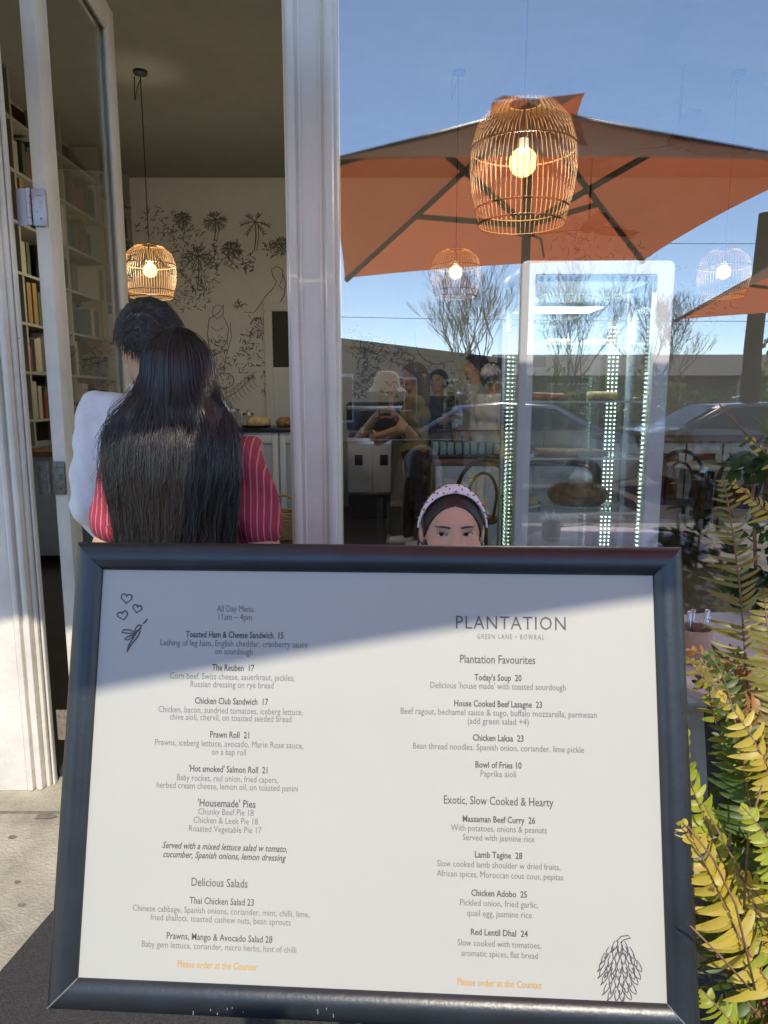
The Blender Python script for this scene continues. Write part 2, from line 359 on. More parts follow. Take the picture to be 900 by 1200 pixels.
def unit(v): v = np.array(v, float); return v / np.linalg.norm(v)
class Figure:
    """a standing figure facing local +Y; sizes for a height of 1.70 m times s"""
    def __init__(f, name, label, loc, rz, height=1.7, build=1.0, hs=1.0, armL=None, armR=None, stride=0, yaw=0, nod=0, skinmat='skin_mid', res=.014, group=None, hres=.006, curl=.35, lean=0, eyes=True, gaze=(0, 0, 0)):
        f.s = s = height / 1.7; f.b = build; f.res = res; f.hres = hres; f.hs = hs
        f.root = thing(name, label, 'person', loc, rz, group)
        def S(p): return np.array(p, float) * s
        dy = lambda z: lean * max(0, z - .9)
        T = lambda x, y, z: S((x, y + dy(z), z))
        B = build * s
        f.torso = [cap(T(-.07, 0, .94), T(.07, 0, .94), .105 * B), cap(T(-.05, 0, 1.08), T(.05, 0, 1.08), .098 * B), cap(T(-.075, 0, 1.24), T(.075, 0, 1.24), .105 * B), cap(T(-.10, -.005, 1.35), T(.10, -.005, 1.35), .074 * B)]
        f.neck = [cap(T(0, -.01, 1.38), T(0, .012, 1.53), .056 * s, .05 * s)]
        f.legs = []; f.feet = []
        for sx in (-1, 1):
            st = stride * sx
            hip = T(.09 * sx, 0, .90); kn = S((.095 * sx, .02 + st * .5, .48)); an = S((.095 * sx, -.015 + st, .09)); f_ = S((.105 * sx, .14 + st, .03))
            f.legs += [cap(hip, kn, .088 * B, .056 * B), cap(kn, an, .055 * B, .037 * s), cap(kn + (an - kn) * .2 + S((0, -.02, 0)), kn + (an - kn) * .55 + S((0, -.012, 0)), .052 * B, .042 * B)]
            f.feet += [cap(an + S((0, -.02, -.045)), f_, .04 * s, .03 * s)]
        f.arms = {}; f.hands = {}
        for sx, arm in ((-1, armL), (1, armR)):
            sh = T(.172 * sx * (.5 + .5 * build), 0, 1.375); el, wr = arm if arm else ((.235 * sx, -.03, 1.10), (.25 * sx, .05, .86))
            el = T(*el); wr = T(*wr); f.arms[sx] = [cap(sh, el, .05 * B, .041 * B), cap(el, wr, .04 * B, .027 * s)]
            d = unit(wr - el); ins = np.array([-sx, 0, 0.]); nrm = unit(ins - d * (ins @ d)); side = np.cross(d, nrm); side = side if side[1] >= 0 else -side
            f.hands[sx] = (wr, hand_prims(wr, d, nrm, side, curl, s))
        f.hp = T(0, .005, 1.50); f.hz = 1.50
        f.Rh = np.array(Matrix.Rotation(yaw, 3, 'Z') @ Matrix.Rotation(nod, 3, 'X')).astype(np.float32); f.k = s * hs
        f.headp = [ell((0, -.008, .105), (.073, .092, .095)), ell((0, .024, .068), (.061, .070, .088)), cap((-.026, .045, .008), (.026, .045, .008), .03), cap((0, .068, -.006), (0, .068, -.004), .023),
                   cap((0, .088, .098), (0, .112, .064), .008, .0135), cap((-.012, .097, .062), (.012, .097, .062), .0095), cap((-.034, .078, .115), (.034, .078, .115), .013),
                   cap((-.04, .066, .06), (-.038, .066, .06), .026), cap((.04, .066, .06), (.038, .066, .06), .026), cap((-.017, .094, .034), (.017, .094, .034), .0075), cap((-.015, .092, .022), (.015, .092, .022), .008),
                   cap((0, -.012, -.09), (0, .0, .03), .056 / hs, .05 / hs)]
        f.ears = [ell((sx * .0745, -.008, .080), (.011, .018, .028)) for sx in (-1, 1)]
        f.eyes_pos = [(-.031, .0855, .094), (.031, .0855, .094)]
        arms = f.arms[-1] + f.arms[1]
        body = f.torso + f.neck + f.legs + f.feet + arms
        zc = f.hp[2] - .02 * s
        fn = lambda P: np.maximum(sdf(body, P, .03 * s), P[:, 2] - zc)
        V, Q = snets(fn, *f.bounds(body), res)
        parts = [(V, Q)]
        for sx in (-1, 1):
            wr, hp = f.hands[sx]; L = .15 * s
            parts.append(snets(lambda P: sdf(hp, P, .006 * s), wr - L * 1.2, wr + L * 1.2, max(.0045, hres * .8) * s if res < .018 else .0075))
        f.lids = None
        yy = np.linspace(.14, .05, 181); hits = []
        for e in f.eyes_pos:
            dd = f.head_fn(np.array([(e[0], y, e[2]) for y in yy], np.float32)); hits.append(float(yy[np.argmax(dd < 0)]))
        f.eyes_pos = [(e[0], h - .0135, e[2]) for e, h in zip(f.eyes_pos, hits)]; f.lids = [(e[0], h, e[2] - .0005) for e, h in zip(f.eyes_pos, hits)]
        Vh, Qh = snets(f.head_fn, (-.11, -.13, -.1), (.11, .15, .22), hres)
        parts.append((f.from_head(Vh), Qh))
        VV = []; QQ = []; n = 0
        for v, q in parts: VV.append(v); QQ.append(q + n); n += len(v)
        f.body = link_mesh('body', np.concatenate(VV), np.concatenate(QQ), M[skinmat], f.root, smooth=180)
        if eyes:
            for e in f.eyes_pos:
                m = MB(); m.sphere((0, 0, 0), .0125, 14)
                m.v = [f.from_head(m.v[0] + np.array(e) + np.array((0, -.0005, 0)))]; eo = m.build('eye', M['eye_white'], f.root, 180)
                m = MB();  m.sphere((0, 0, 0), (.0062, .003, .0062), 12)
                m.v = [f.from_head(m.v[0] + np.array(e) + np.array((0, .0105, .0008)) + np.array(gaze))]; m.build('iris', M['iris'], eo, 180)
                if hres < .005:
                    m = MB(); pts = np.array([(e[0] + .0138 * u, e[1] + .0142 - .0035 * u * u, e[2] - .0005 + .0046 * math.sqrt(max(0, 1 - u * u)) ) for u in np.linspace(-1, 1, 13)]); m.tube([tuple(p) for p in f.from_head(pts)], [.0008 + .0009 * math.sin(math.pi * i / 12) for i in range(13)], 6); m.build('eyelash', M['hair_black'], eo, 180)
    def bounds(f, prims, pad=.03):
        lo = np.full(3, 9.); hi = -lo
        for p in prims:
            for q in (p[1], p[2]) if p[0] == 'c' else (p[1],):
                r = max(p[3], p[4]) if p[0] == 'c' else max(p[2]); lo = np.minimum(lo, q - r); hi = np.maximum(hi, q + r)
        return lo - pad, hi + pad
    def to_head(f, P): return ((P - f.hp.astype(np.float32)) @ f.Rh) / f.k
    def from_head(f, V): return (np.asarray(V) * f.k) @ f.Rh.T + f.hp
    def head_fn(f, P):
        d = sdf(f.headp, P, .014)
        if f.lids:
            for e in f.lids: d = smax(d, -(np.linalg.norm((P - np.array(e, np.float32)) / np.array((1.0, 1.1, .34), np.float32), axis=1) - .0140), .0025)
        d = np.minimum(d, sdf(f.ears, P, .004))
        return np.maximum(d, -.045 - P[:, 2])
    def garment(f, name, prims, m, infl, lo=None, hi=None, folds=.0, ff=28, k=.035, parent=None, res=None, extra=None):
        s = f.s; pr = [(p[0], p[1], p[2], p[3] + infl, p[4] + infl) if p[0] == 'c' else (p[0], p[1], p[2] + infl) for p in prims]
        def fn(P):
            d = sdf(pr, P, k * s)
            if folds: d = d + folds * wob(P, ff) + folds * .55 * np.abs(wob(P * np.array((1, 1, .42), np.float32) + P[:, 2:] * np.array((.5, .3, 0), np.float32), ff * 2.1, 3)) - folds * .3
            if lo is not None: d = np.maximum(d, lo * s - P[:, 2])
            if hi is not None: d = np.maximum(d, P[:, 2] - hi * s)
            if extra: d = extra(P, d)
            return d
        V, Q = snets(fn, *f.bounds(pr), res or f.res * .8)
        return link_mesh(name, V, Q, M[m], parent or f.root, smooth=180)
    def sleeve(f, sx, frac):                          # arm down to frac (0..2, 1 = elbow)
        a, b = f.arms[sx]
        def part(c, t): return cap(c[1], c[1] + (c[2] - c[1]) * t, c[3], c[3] + (c[4] - c[3]) * t)
        return [part(a, min(1, frac))] + ([part(b, frac - 1)] if frac > 1 else [])
    def cap_hair(f, m, thick=.014, front=.035, low=.03, n=900, length=.05, comb=(.5, -.6, -.2), noise=.003, name='hair', rad=.0011):
        pr = [ell((0, -.008, .105), (.073 + thick, .092 + thick, .095 + thick)), ell((0, -.03, .06), (.062 + thick, .06 + thick, .07 + thick))]
        def hl(P): return np.maximum.reduce([(P[:, 1] - front) * .8 + (.145 - P[:, 2]) * .9 - .0, low - P[:, 2] - np.clip((-.024 - P[:, 1]) * 1.5, 0, max(.05, low - .03))])
        def fn(P): return smax(sdf(pr, P, .02) + noise * wob(P, 130), hl(P), .012)
        V, Q = snets(fn, (-.12, -.15, -.06), (.12, .14, .23), .0055)
        Vw = f.from_head(V); F_ = [list(q) for q in Q]
        if n:
            pts = V[rng.integers(0, len(V), n * 2)]; keep = (hl(pts) < -.002) & (sdf(pr, pts.astype(np.float32), .02) > -.006); pts = pts[keep][:n]
            c = np.array((0, -.008, .09)); nr = (pts - c) / np.linalg.norm(pts - c, axis=1, keepdims=True)
            dr = np.array(comb)[None] + rng.normal(0, .22, pts.shape); dr -= nr * (dr * nr).sum(1, keepdims=True); dr /= np.linalg.norm(dr, axis=1, keepdims=True) + 1e-6
            K = 5; L = length * rng.uniform(.6, 1.2, (len(pts), 1)); line = []
            p = pts.copy()
            for i in range(K):
                line.append(p.copy()); p = p + dr * L / (K - 1)
                q = (p - c); e = np.linalg.norm(q / np.array((.076 + thick, .095 + thick, .098 + thick)), axis=1, keepdims=True); p = np.where(e < 1.03, c + q / e * 1.03, p - nr * .0006)
            Vs, Fs = strand_arrays(np.stack(line, 1), rad, .0004)
            Vs = f.from_head(Vs); F_ += [list(q + len(Vw)) for q in Fs]; Vw = np.concatenate([Vw, Vs])
        return link_mesh(name, Vw, F_, M[m], f.root, smooth=180)
    def brows(f, m, r=.0042):
        for sx in (-1, 1):
            pts = []
            yy = np.linspace(.14, .03, 221)
            for t in np.linspace(0, 1, 9):
                x, z = sx * (.013 + .037 * t), .1105 + .0042 * math.sin(t * 2.4) - .0015 * t; dd = f.head_fn(np.array([(x, y, z) for y in yy], np.float32)); pts.append((x, float(yy[np.argmax(dd < 0)]) - .0012, z))
            mb = MB(); mb.tube([tuple(p) for p in f.from_head(np.array(pts))], [r * f.k * (.75 + .5 * t - 1.0 * t * t) for t in np.linspace(0, 1, 9)], 6); mb.build('eyebrow', M[m], f.root, 180)

def localize(root):                               # children were built in world coordinates: move them under the root
    T_ = Matrix.Translation(-Vector(root.location))
    def go(o):
        for c in o.children:
            if c.type == 'MESH': c.data.transform(T_)
            go(c)
    go(root)

# ------------------------------------------------------------------ ground, footpath, road, floor
def sheet(name, poly, z, m):
    return struct(link_mesh(name, [(x, y, z) for x, y in poly], [list(range(len(poly)))], m, smooth=0))
sheet('ground', [(-600, -600), (600, -600), (600, 600), (-600, 600)], -.16, M['ground'])
sheet('road', [(-80, -60), (80, -60), (80, -3.0), (-80, -3.0)], -.12, M['road'])
mb = MB(); mb.box(-30, 30, -2.9, 2.47, -.13, 0); mb.box(-30, 30, -3.05, -2.9, -.13, -.004, .01); struct(mb.build('footpath', M['concrete'], smooth=0))
mb = MB()
for y in (2.235, .8, -.7): mb = MB(); mb.box(-30, 30, y - .006, y + .006, .0005, .0032); struct(mb.build('footpath_joint', M['stain'], smooth=0))
sheet('asphalt_shadow_patch', [(-.955, 1.50), (-.915, 1.76), (-.86, 1.90), (2.6, 1.90), (2.6, -2.8), (-1.35, -2.8), (-1.12, .6)], .004, M['shadow_asphalt'])  # dark speckled sheet along the shadow edge, shade put into its colour
mb = MB()
for px, py, r, a in ((105, 998 - 40, .032, .5), (52, 958, .035, .5), (14, 982, .012, .9), (25, 1062, .010, .8), (20, 1035, .008, 1)):
    d = ray(px, py); p = C0 + d * (-CAMZ / d.z)
    ring = [(p.x + r * (1 + .25 * math.sin(3 * t + px)) * math.cos(t), p.y + r * a * (1 + .2 * math.cos(2 * t)) * math.sin(t), .0045) for t in np.linspace(0, 6.283, 15)[:-1]]
    mb = MB(); mb.add(ring, [list(range(14))]); struct(mb.build('pavement_stain', M['stain'], smooth=0))
mb = MB(); mb.box(-3.3, 5.2, 2.47, 9.05, -.13, .03); struct(mb.build('floor', M['floor'], smooth=0))

# ------------------------------------------------------------------ cafe building
B = thing('cafe_building', 'white painted cafe shopfront with open glazed door and big reflecting window', 'building', (0, 2.46, 0))
mb = MB()
for r in range(3):
    for k in range(9):
        x1 = -1.391 - k * .40 - (r % 2) * .17; x0 = x1 - .388
        if r % 2 and k == 0: mb.box(-1.549, -1.391, 2.40, 2.56, r * .15 + .003, r * .15 + .145, .008)
        mb.box(x0, x1, 2.40, 2.56, r * .15 + .003, r * .15 + .145, .008)
mb.box(-5, -1.392, 2.41, 2.55, 0, .45)
mb.build('block_wall', M['block'], B)
mb = MB(); mb.box(-5, -1.391, 2.395, 2.58, .452, 3.16, .006); mb.build('wall_panel', M['white_paint'], B)
# pilaster / door casing with two raised beads
mb = MB(); mb.box(-1.390, -1.286, 2.372, 2.58, 0, 3.16, .006)
mb.box(-1.286, -1.263, 2.366, 2.44, 0, 3.16, .009); mb.box(-1.263, -1.254, 2.386, 2.44, 0, 3.16, .003); mb.box(-1.254, -1.232, 2.372, 2.44, 0, 3.16, .009)
mb.box(-1.232, -1.218, 2.400, 2.44, .0, 3.16, .004); mb.box(-1.215, -1.207, 2.415, 2.438, .0, 3.16, .002)
mb.build('door_casing', M['white_paint_worn'], B)
# mullion between doorway and window
mb = MB(); mb.box(-.296, -.166, 2.39, 2.56, 0, 3.16, .004)
mb.box(-.318, -.296, 2.42, 2.56, 0, 3.16, .004); mb.box(-.306, -.278, 2.375, 2.45, 0, 3.16, .01); mb.box(-.270, -.262, 2.384, 2.45, 0, 3.16, .004)
mb.box(-.188, -.160, 2.375, 2.45, 0, 3.16, .01); mb.box(-.204, -.196, 2.384, 2.45, 0, 3.16, .004); mb.box(-.166, -.148, 2.42, 2.56, 0, 3.16, .004)
mb.build('mullion', M['white_paint'], B)
mb = MB(); mb.box(-5, 5.2, 2.385, 2.58, 3.162, 4.3, .004); mb.build('lintel', M['white_paint'], B)
mb = MB(); mb.box(-.146, 4.3, 2.39, 2.56, 0, .30, .006); mb.box(-.146, 4.3, 2.37, 2.575, .302, .34, .006); mb.build('sill_wall', M['white_paint'], B)
mb = MB(); mb.box(4.305, 5.2, 2.39, 2.58, 0, 3.158, .006); mb.build('end_wall', M['white_paint'], B)
mb = MB(); mb.box(-.147, 4.304, GY, GY + .008, .342, 3.16); g = mb.build('shop_window', M['glass'], B, 0)
# interior shell
mb = MB(); mb.box(-3.45, 5.35, 9.0, 9.15, 0, 4.0); bw = mb.build('back_wall', M['wall_in'], B, 0)
mb = MB(); mb.box(-3.45, -3.3, 2.585, 9.0, 0, 4.0); mb.build('side_wall', M['wall_in'], B, 0)
mb = MB(); mb.box(5.2, 5.35, 2.3, 9.0, 0, 4.0); mb.build('side_wall', M['wall_in'], B, 0)
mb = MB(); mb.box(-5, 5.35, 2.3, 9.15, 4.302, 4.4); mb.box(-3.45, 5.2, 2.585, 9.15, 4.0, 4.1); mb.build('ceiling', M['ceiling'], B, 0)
# doorways in the back wall
for (x0, x1, top) in ((atY(320, 400, 9).x, atY(372, 400, 9).x, 2.45), (atY(583, 400, 9).x, atY(640, 400, 9).x, 2.3)):
    mb = MB()
    mb.box(x0 - .1, x0, 8.95, 8.998, .03, top + .1, .006); mb.box(x1, x1 + .1, 8.95, 8.998, .03, top + .1, .006); mb.box(x0 - .1, x1 + .1, 8.944, 8.997, top, top + .11, .006)
    f_ = mb.build('door_frame', M['wall_in'], B)
    mb = MB(); mb.box(x0, x1, 8.985, 8.996, .03, top); mb.build('door_opening', M['dark_hole'], f_, 0)
    mb = MB(); mb.box(x0, x1, 8.972, 8.984, .03, 1.78); mb.build('door_screen', M['white_cab'], f_, 0)
mb = MB(); mb.prism([(2.36, 3.52), (.25, 3.815), (.25, 3.865), (2.36, 3.60)], 'x', -5, .58); mb.build('unseen_shade_awning', M['white_paint'], B, 0)  # out of view, added to keep direct sun off casing and mullion
# mural: ink drawing on the back wall
mu = MB()
def wpt(px, py): return atY(px, py, 8.992)
def ink(pts, wd=.013):
    wd *= .58
    P = [wpt(*p) for p in pts]; V = []; n = len(P)
    for i in range(n):
        t = P[min(i + 1, n - 1)] - P[max(i - 1, 0)]; pr = Vector((-t.z, 0, t.x))
        pr = pr.normalized() * wd * (.45 + .55 * math.sin(math.pi * (i + .6) / (n + .2))) * .5 if pr.length > 0 else Vector((wd, 0, 0))
        V += [(P[i] + pr)[:], (P[i] - pr)[:]]
    mu.add(V, [[2 * i, 2 * i + 1, 2 * i + 3, 2 * i + 2] for i in range(n - 1)])
def arc(cx, cy, rx, ry, a0, a1, n=10): return [(cx + rx * math.cos(R(a0 + (a1 - a0) * i / n)), cy + ry * math.sin(R(a0 + (a1 - a0) * i / n))) for i in range(n + 1)]
rm = random.Random(3)
def leafy(cx, cy, rx, ry, n, wd=.014, ls=5):
    for _ in range(n):
        a = rm.uniform(0, 6.28); r = math.sqrt(rm.random()); x = cx + rx * r * math.cos(a); y = cy + ry * r * math.sin(a); t = rm.uniform(0, 6.28); l = rm.uniform(.5, 1.3) * ls
        k = rm.uniform(-.5, .5); ink([(x, y), (x + l * .5 * math.cos(t), y + l * .5 * math.sin(t)), (x + l * math.cos(t + k), y + l * math.sin(t + k))], wd * rm.uniform(.7, 1.9))
def palm(cx, cy, r, n=9, trunk=0):
    for i in range(n):
        t = math.pi * 2 * i / n + rm.uniform(-.2, .2); pts = [(cx + r * u * math.cos(t), cy + r * u * math.sin(t) * .8 + r * .25 * u * u) for u in (0, .3, .6, .85, 1)]
        ink(pts, .022)
        for u in (.4, .6, .8, .95):
            x = cx + r * u * math.cos(t); y = cy + r * u * math.sin(t) * .8 + r * .25 * u * u
            for sg in (-1, 1): ink([(x, y), (x + 2.2 * math.cos(t + sg), y + 2.2 * math.sin(t + sg)), (x + 3.6 * math.cos(t + sg * .7), y + 3.6 * math.sin(t + sg * .7))], .014)
    if trunk:
        ink([(cx, cy), (cx + 1, cy + trunk * .5), (cx - 1, cy + trunk)], .026); ink([(cx + 3, cy), (cx + 4, cy + trunk * .5), (cx + 2, cy + trunk)], .014)
palm(252, 257, 13, 11, 26); palm(214, 255, 9, 9, 16); palm(299, 260, 17, 6, 34); palm(232, 300, 16, 10, 40); palm(271, 291, 11, 9); palm(330, 286, 12, 9)
for a in ((185, 262, 28, 20, 60), (215, 282, 26, 18, 90), (232, 315, 24, 30, 130), (272, 300, 12, 18, 60), (290, 305, 9, 16, 36), (325, 292, 18, 9, 46), (225, 345, 24, 22, 70), (255, 430, 16, 40, 90), (300, 385, 14, 14, 50), (290, 418, 14, 26, 60), (318, 372, 20, 8, 34), (312, 440, 6, 28, 36), (252, 300, 4, 26, 30), (280, 356, 8, 5, 18)): leafy(*a)
# seated and standing drawn figures (simple line contours)
ink([(262, 357), (257, 366), (245, 374), (243, 392), (246, 412), (252, 430), (262, 446)], .02); ink([(256, 357), (250, 360), (249, 368), (254, 374), (261, 370), (262, 360), (256, 357)], .018); ink([(262, 372), (268, 384), (266, 400), (258, 412), (250, 418)], .018)
ink([(246, 382), (254, 388), (262, 384)], .014); ink([(248, 396), (256, 402), (264, 398)], .014); ink([(250, 408), (258, 414), (266, 408)], .014); ink([(270, 378), (271, 396), (264, 420), (262, 440)], .016)
ink([(286, 366), (298, 366), (304, 358), (312, 346), (320, 338), (324, 330), (320, 324), (318, 316), (324, 312), (331, 316), (331, 326), (328, 334)], .018); ink([(331, 320), (335, 332), (333, 346), (326, 358), (319, 366), (321, 372)], .022); ink([(326, 334), (332, 340)], .014)
ink(arc(264, 446, 10, 9, -150, 150), .02); ink([(262, 468), (276, 460), (290, 448), (298, 440)], .018)
for i in range(8):
    x = 266 + i * 4.2; y = 466 - i * 3.2
    for sg in (-1, 1): ink([(x, y), (x + 4 * (sg > 0) - 1, y + sg * 6), (x + 7, y + sg * 9 + 1)], .014)
# the part seen through the window
for a in ((440, 408, 20, 14, 60), (432, 432, 16, 16, 50), (420, 455, 10, 14, 30), (470, 420, 16, 10, 40), (545, 412, 10, 8, 20)): leafy(*a, ls=6)
ink(arc(512, 395, 26, 32, 190, 60), .02); ink(arc(430, 405, 8, 9, 0, 330), .016); ink(arc(447, 418, 6, 6, 0, 300), .016); ink(arc(425, 425, 6, 6, 0, 320), .014)
ink([(462, 398), (464, 408), (472, 410), (470, 420), (480, 424), (484, 436), (474, 440)], .02); ink(arc(480, 432, 4, 4, 90, 400), .016); ink(arc(488, 430, 4, 4, 140, 400), .016)
for i in range(9): ink([(430 + i * 1.5, 466 - i * 4), (424 + i, 462 - i * 4.6), (420 + i * .6, 466 - i * 5)], .014)
leafy(465, 455, 20, 16, 40); leafy(520, 440, 26, 18, 40); leafy(420, 400, 14, 20, 40)
for a in ((-60, 330, 60, 80, 120), (700, 380, 60, 40, 120), (800, 360, 60, 50, 120), (700, 300, 60, 40, 120)): leafy(*a, ls=8)
mu.build('mural', M['ink'], bw, 0, fix=False)

# the open door leaf, swung inward
hx, hy = -1.133, 2.475; ex, ey = -1.205, 3.40
L_ = math.hypot(ex - hx, ey - hy)
D = MB(); TH = .046
dm = Matrix.Translation((hx, hy, 0)) @ Matrix.Rotation(math.atan2(ey - hy, ex - hx), 4, 'Z')
D.box(0, .105, -TH / 2, TH / 2, .02, 3.06, .004, 0, dm); D.box(L_ - .105, L_, -TH / 2, TH / 2, .02, 3.06, .004, 0, dm)
D.box(.105, L_ - .105, -TH / 2, TH / 2, 2.955, 3.06, .004, 0, dm); D.box(.105, L_ - .105, -TH / 2, TH / 2, .02, .30, .004, 0, dm)
for s_ in (-1, 1):
    y0, y1 = (-.021, -.008) if s_ < 0 else (.008, .021)
    D.box(.1055, .121, y0, y1, .3, 2.955, .003, 0, dm); D.box(L_ - .121, L_ - .1055, y0, y1, .3, 2.955, .003, 0, dm); D.box(.121, L_ - .121, y0, y1, 2.94, 2.9545, .003, 0, dm)
door = D.build('door', M['white_paint_worn'], B)
mb = MB(); mb.box(.1045, L_ - .1045, -.003, .003, .299, 2.956, 0, 0, dm); mb.build('door_glass', M['door_glass'], door, 0)
for z, m in ((2.02, 'hinge_bright'), (1.125, 'hinge_old'), (.21, 'hinge_rust')):
    mb = MB(); mb.box(-1.157, -1.112, 2.4615, 2.4688, z - .058, z + .058, .002); mb.box(-1.206, -1.166, 2.4615, 2.466, z - .058, z + .058)
    for k in range(5): mb.lathe([(0, -.011), (.0075, -.011), (.0075, .011), (0, .011)], (-1.166, 2.458, z - .046 + k * .023), 10)
    for k in (-1, 0, 1): mb.lathe([(.0, .0), (.005, 0), (.004, .001), (0, .001)], (-1.128, 2.461, z + k * .036), 8)
    for k in range(4): mb.sphere((-1.128 - .012 * (k % 2), 2.461, z - .04 + k * .026), (.0042, .0015, .0042), 8)
    mb.build('hinge', M[m], door)
localize(B)

# ------------------------------------------------------------------ menu board
BQ = Vector((-.022, .967, .856)); ba, bb, bc = R(-16.19), R(-3.33), R(-.19)
BR = Matrix.Rotation(bb, 3, 'Z') @ Matrix.Rotation(ba, 3, 'X') @ Matrix.Rotation(bc, 3, 'Y')
BM = Matrix.Translation(BQ) @ BR.to_4x4()
BW, BH, RW = .92, .674, .0425
MBd = thing('menu_board', 'black framed all day menu board tilted back on its stand on the footpath', 'menu board', (BQ.x, 1.06, 0))
def board_px(px, py):
    d = ray(px, py); n = BR @ Vector((0, 1, 0)); t = (BQ - C0).dot(n) / d.dot(n); return BR.transposed() @ (C0 + d * t - BQ)
mb = MB(); mb.box(-BW / 2 + .01, BW / 2 - .01, .006, .012, -BH / 2 + .01, BH / 2 - .01, 0, 0, BM); mb.build('backing', M['plastic_black'], MBd, 0)
mb = MB(); mb.box(-BW / 2 + .03, BW / 2 - .03, .0, .0055, -BH / 2 + .03, BH / 2 - .03, 0, 0, BM); paper = mb.build('poster', M['paper'], MBd, 0)
prof = [(0, .016), (0, -.002), (.003, -.007), (.010, -.0115), (.020, -.0135), (.030, -.012), (.0375, -.0075), (.0415, -.0035), (RW, -.0008), (RW, .0)]
for side in range(4):
    a = side * math.pi / 2; hw, hh = (BW / 2, BH / 2) if side % 2 == 0 else (BH / 2, BW / 2)
    V = []; n = len(prof)
    for sg in (-1, 1):
        for (wd, y) in prof:
            x, z = sg * (hw - wd), hh - wd
            V.append((BM @ Vector((x * math.cos(a) - z * math.sin(a), y, x * math.sin(a) + z * math.cos(a))))[:])
    Fc = [[i, i + 1, n + i + 1, n + i] for i in range(n - 1)]
    mb = MB(); mb.add(V, Fc); mb.build('frame_rail', M['frame_black'], MBd, 50)
mb = MB()                                         # bright worn mitre seam and corner scuffs
for (sx, sz) in ((-1, -1), (1, -1)):
    pts = [BM @ Vector((sx * (BW / 2 - wd), y - .0006, sz * (BH / 2 - wd))) for wd, y in prof[1:-1]]
    mb.tube(pts, .0009, 5)
for k in range(9):
    x = random.choice((-.245, -.2, -.19, -.16, -.05, .08)) + random.uniform(-.02, .02); z = -BH / 2 + random.uniform(.006, .022)
    mb.box(x, x + .0012, -.0137, -.0124, z, z + random.uniform(.002, .007), 0, 0, BM)
mb.build('scuff_mark', M['print_pale'], MBd, 0)
# back brace, post and foot of the stand
mb = MB(); mb.box(-.3, .3, .0165, .03, -.03, .03, .004, 0, BM); top = BM @ Vector((0, .035, 0))
mb.tube([top, (top.x, top.y + .05, top.z - .1), (top.x + .0, 1.10, .05)], [.02, .02, .02], 12); mb.build('post', M['black_metal'], MBd)
mb = MB(); mb.lathe([(0, .0), (.24, .0), (.245, .008), (.24, .022), (.06, .032), (.03, .06), (0, .06)], (BQ.x, 1.10, .005), 36); mb.build('foot', M['black_metal'], MBd)

# lettering: (words, left px, right px, y px, style)
TX = []
def sec(x0, y0, sc, rows):
    for t, a, b, y, st in rows: TX.append((t, x0 + a / sc, x0 + b / sc, y0 + y / sc, st))
sec(90, 670, 2.5714, [('All Day Menu', 422, 532, 112, 'p'), ('11am \u2013 4pm', 427, 528, 137, 'p'), ('Toasted Ham & Cheese Sandwich  15', 329, 623, 191, 'B'),
 ('Lashing of leg ham, English cheddar, cranberry sauce', 252, 696, 217, 't'), ('on sourdough', 417, 530, 241, 't'), ('The Reuben  17', 408, 535, 290, 'B'),
 ('Corn beef, Swiss cheese, sauerkraut, pickles,', 281, 657, 317, 't'), ('Russian dressing on rye bread', 343, 593, 341, 't'), ('Chicken Club Sandwich  17', 356, 577, 391, 'B'),
 ('Chicken, bacon, sundried tomatoes, iceberg lettuce,', 246, 682, 419, 't'), ('chive aioli, chervil, on toasted seeded bread', 280, 647, 441, 't'), ('Prawn Roll  21', 402, 520, 492, 'B'),
 ('Prawns, iceberg lettuce, avocado, Marie Rose sauce,', 236, 683, 519, 't'), ('on a bap roll', 407, 510, 544, 't'), ("'Hot smoked' Salmon Roll  21", 338, 575, 596, 'B'),
 ('Baby rocket, red onion, fried capers,', 302, 607, 624, 't'), ('herbed cream cheese, lemon oil, on toasted panini', 241, 667, 648, 't')])
sec(90, 920, 2.5714, [("'Housemade' Pies", 365, 539, 56, 'h'), ('Chunky Beef Pie 18', 366, 533, 82, 't'), ('Chicken & Leek Pie 18', 352, 546, 108, 't'), ('Roasted Vegetable Pie 17', 338, 557, 134, 't'),
 ('Served with a mixed lettuce salad w tomato,', 258, 634, 187, 'i'), ('cucumber, Spanish onions, lemon dressing', 261, 631, 214, 'i'), ('Delicious Salads', 346, 515, 295, 'H'),
 ('Thai Chicken Salad 23', 340, 534, 351, 'b'), ('Chinese cabbage, Spanish onions, coriander, mint, chilli, lime,', 168, 702, 380, 't'), ('fried shallots, toasted cashew nuts, bean sprouts', 222, 645, 406, 't'),
 ('Prawns, Mango & Avocado Salad 28', 271, 590, 460, 'b'), ('Baby gem lettuce, coriander, micro herbs, hint of chilli', 196, 662, 488, 't'), ('Please order at the Counter', 304, 545, 544, 'o')])
sec(440, 670, 2.5, [('PLANTATION', 236, 557, 152, 'T'), ('GREEN LANE \u2022 BOWRAL', 298, 494, 191, 's'), ('Plantation Favourites', 248, 468, 258, 'H'), ("Today's Soup  20", 290, 428, 311, 'B'),
 ("Delicious 'house made' with toasted sourdough", 161, 557, 336, 't'), ('House Cooked Beef Lasagne  23', 231, 488, 388, 'B'), ('Beef ragout, bechamel sauce & sugo, buffalo mozzarella, parmesan', 74, 648, 414, 't'),
 ('(add green salad +4)', 270, 449, 439, 't'), ('Chicken Laksa  23', 285, 434, 488, 'B'), ('Bean thread noodles, Spanish onion, coriander, lime pickle', 110, 611, 516, 't'), ('Bowl of Fries 10', 293, 428, 567, 'B'), ('Paprika aioli', 308, 412, 593, 't')])
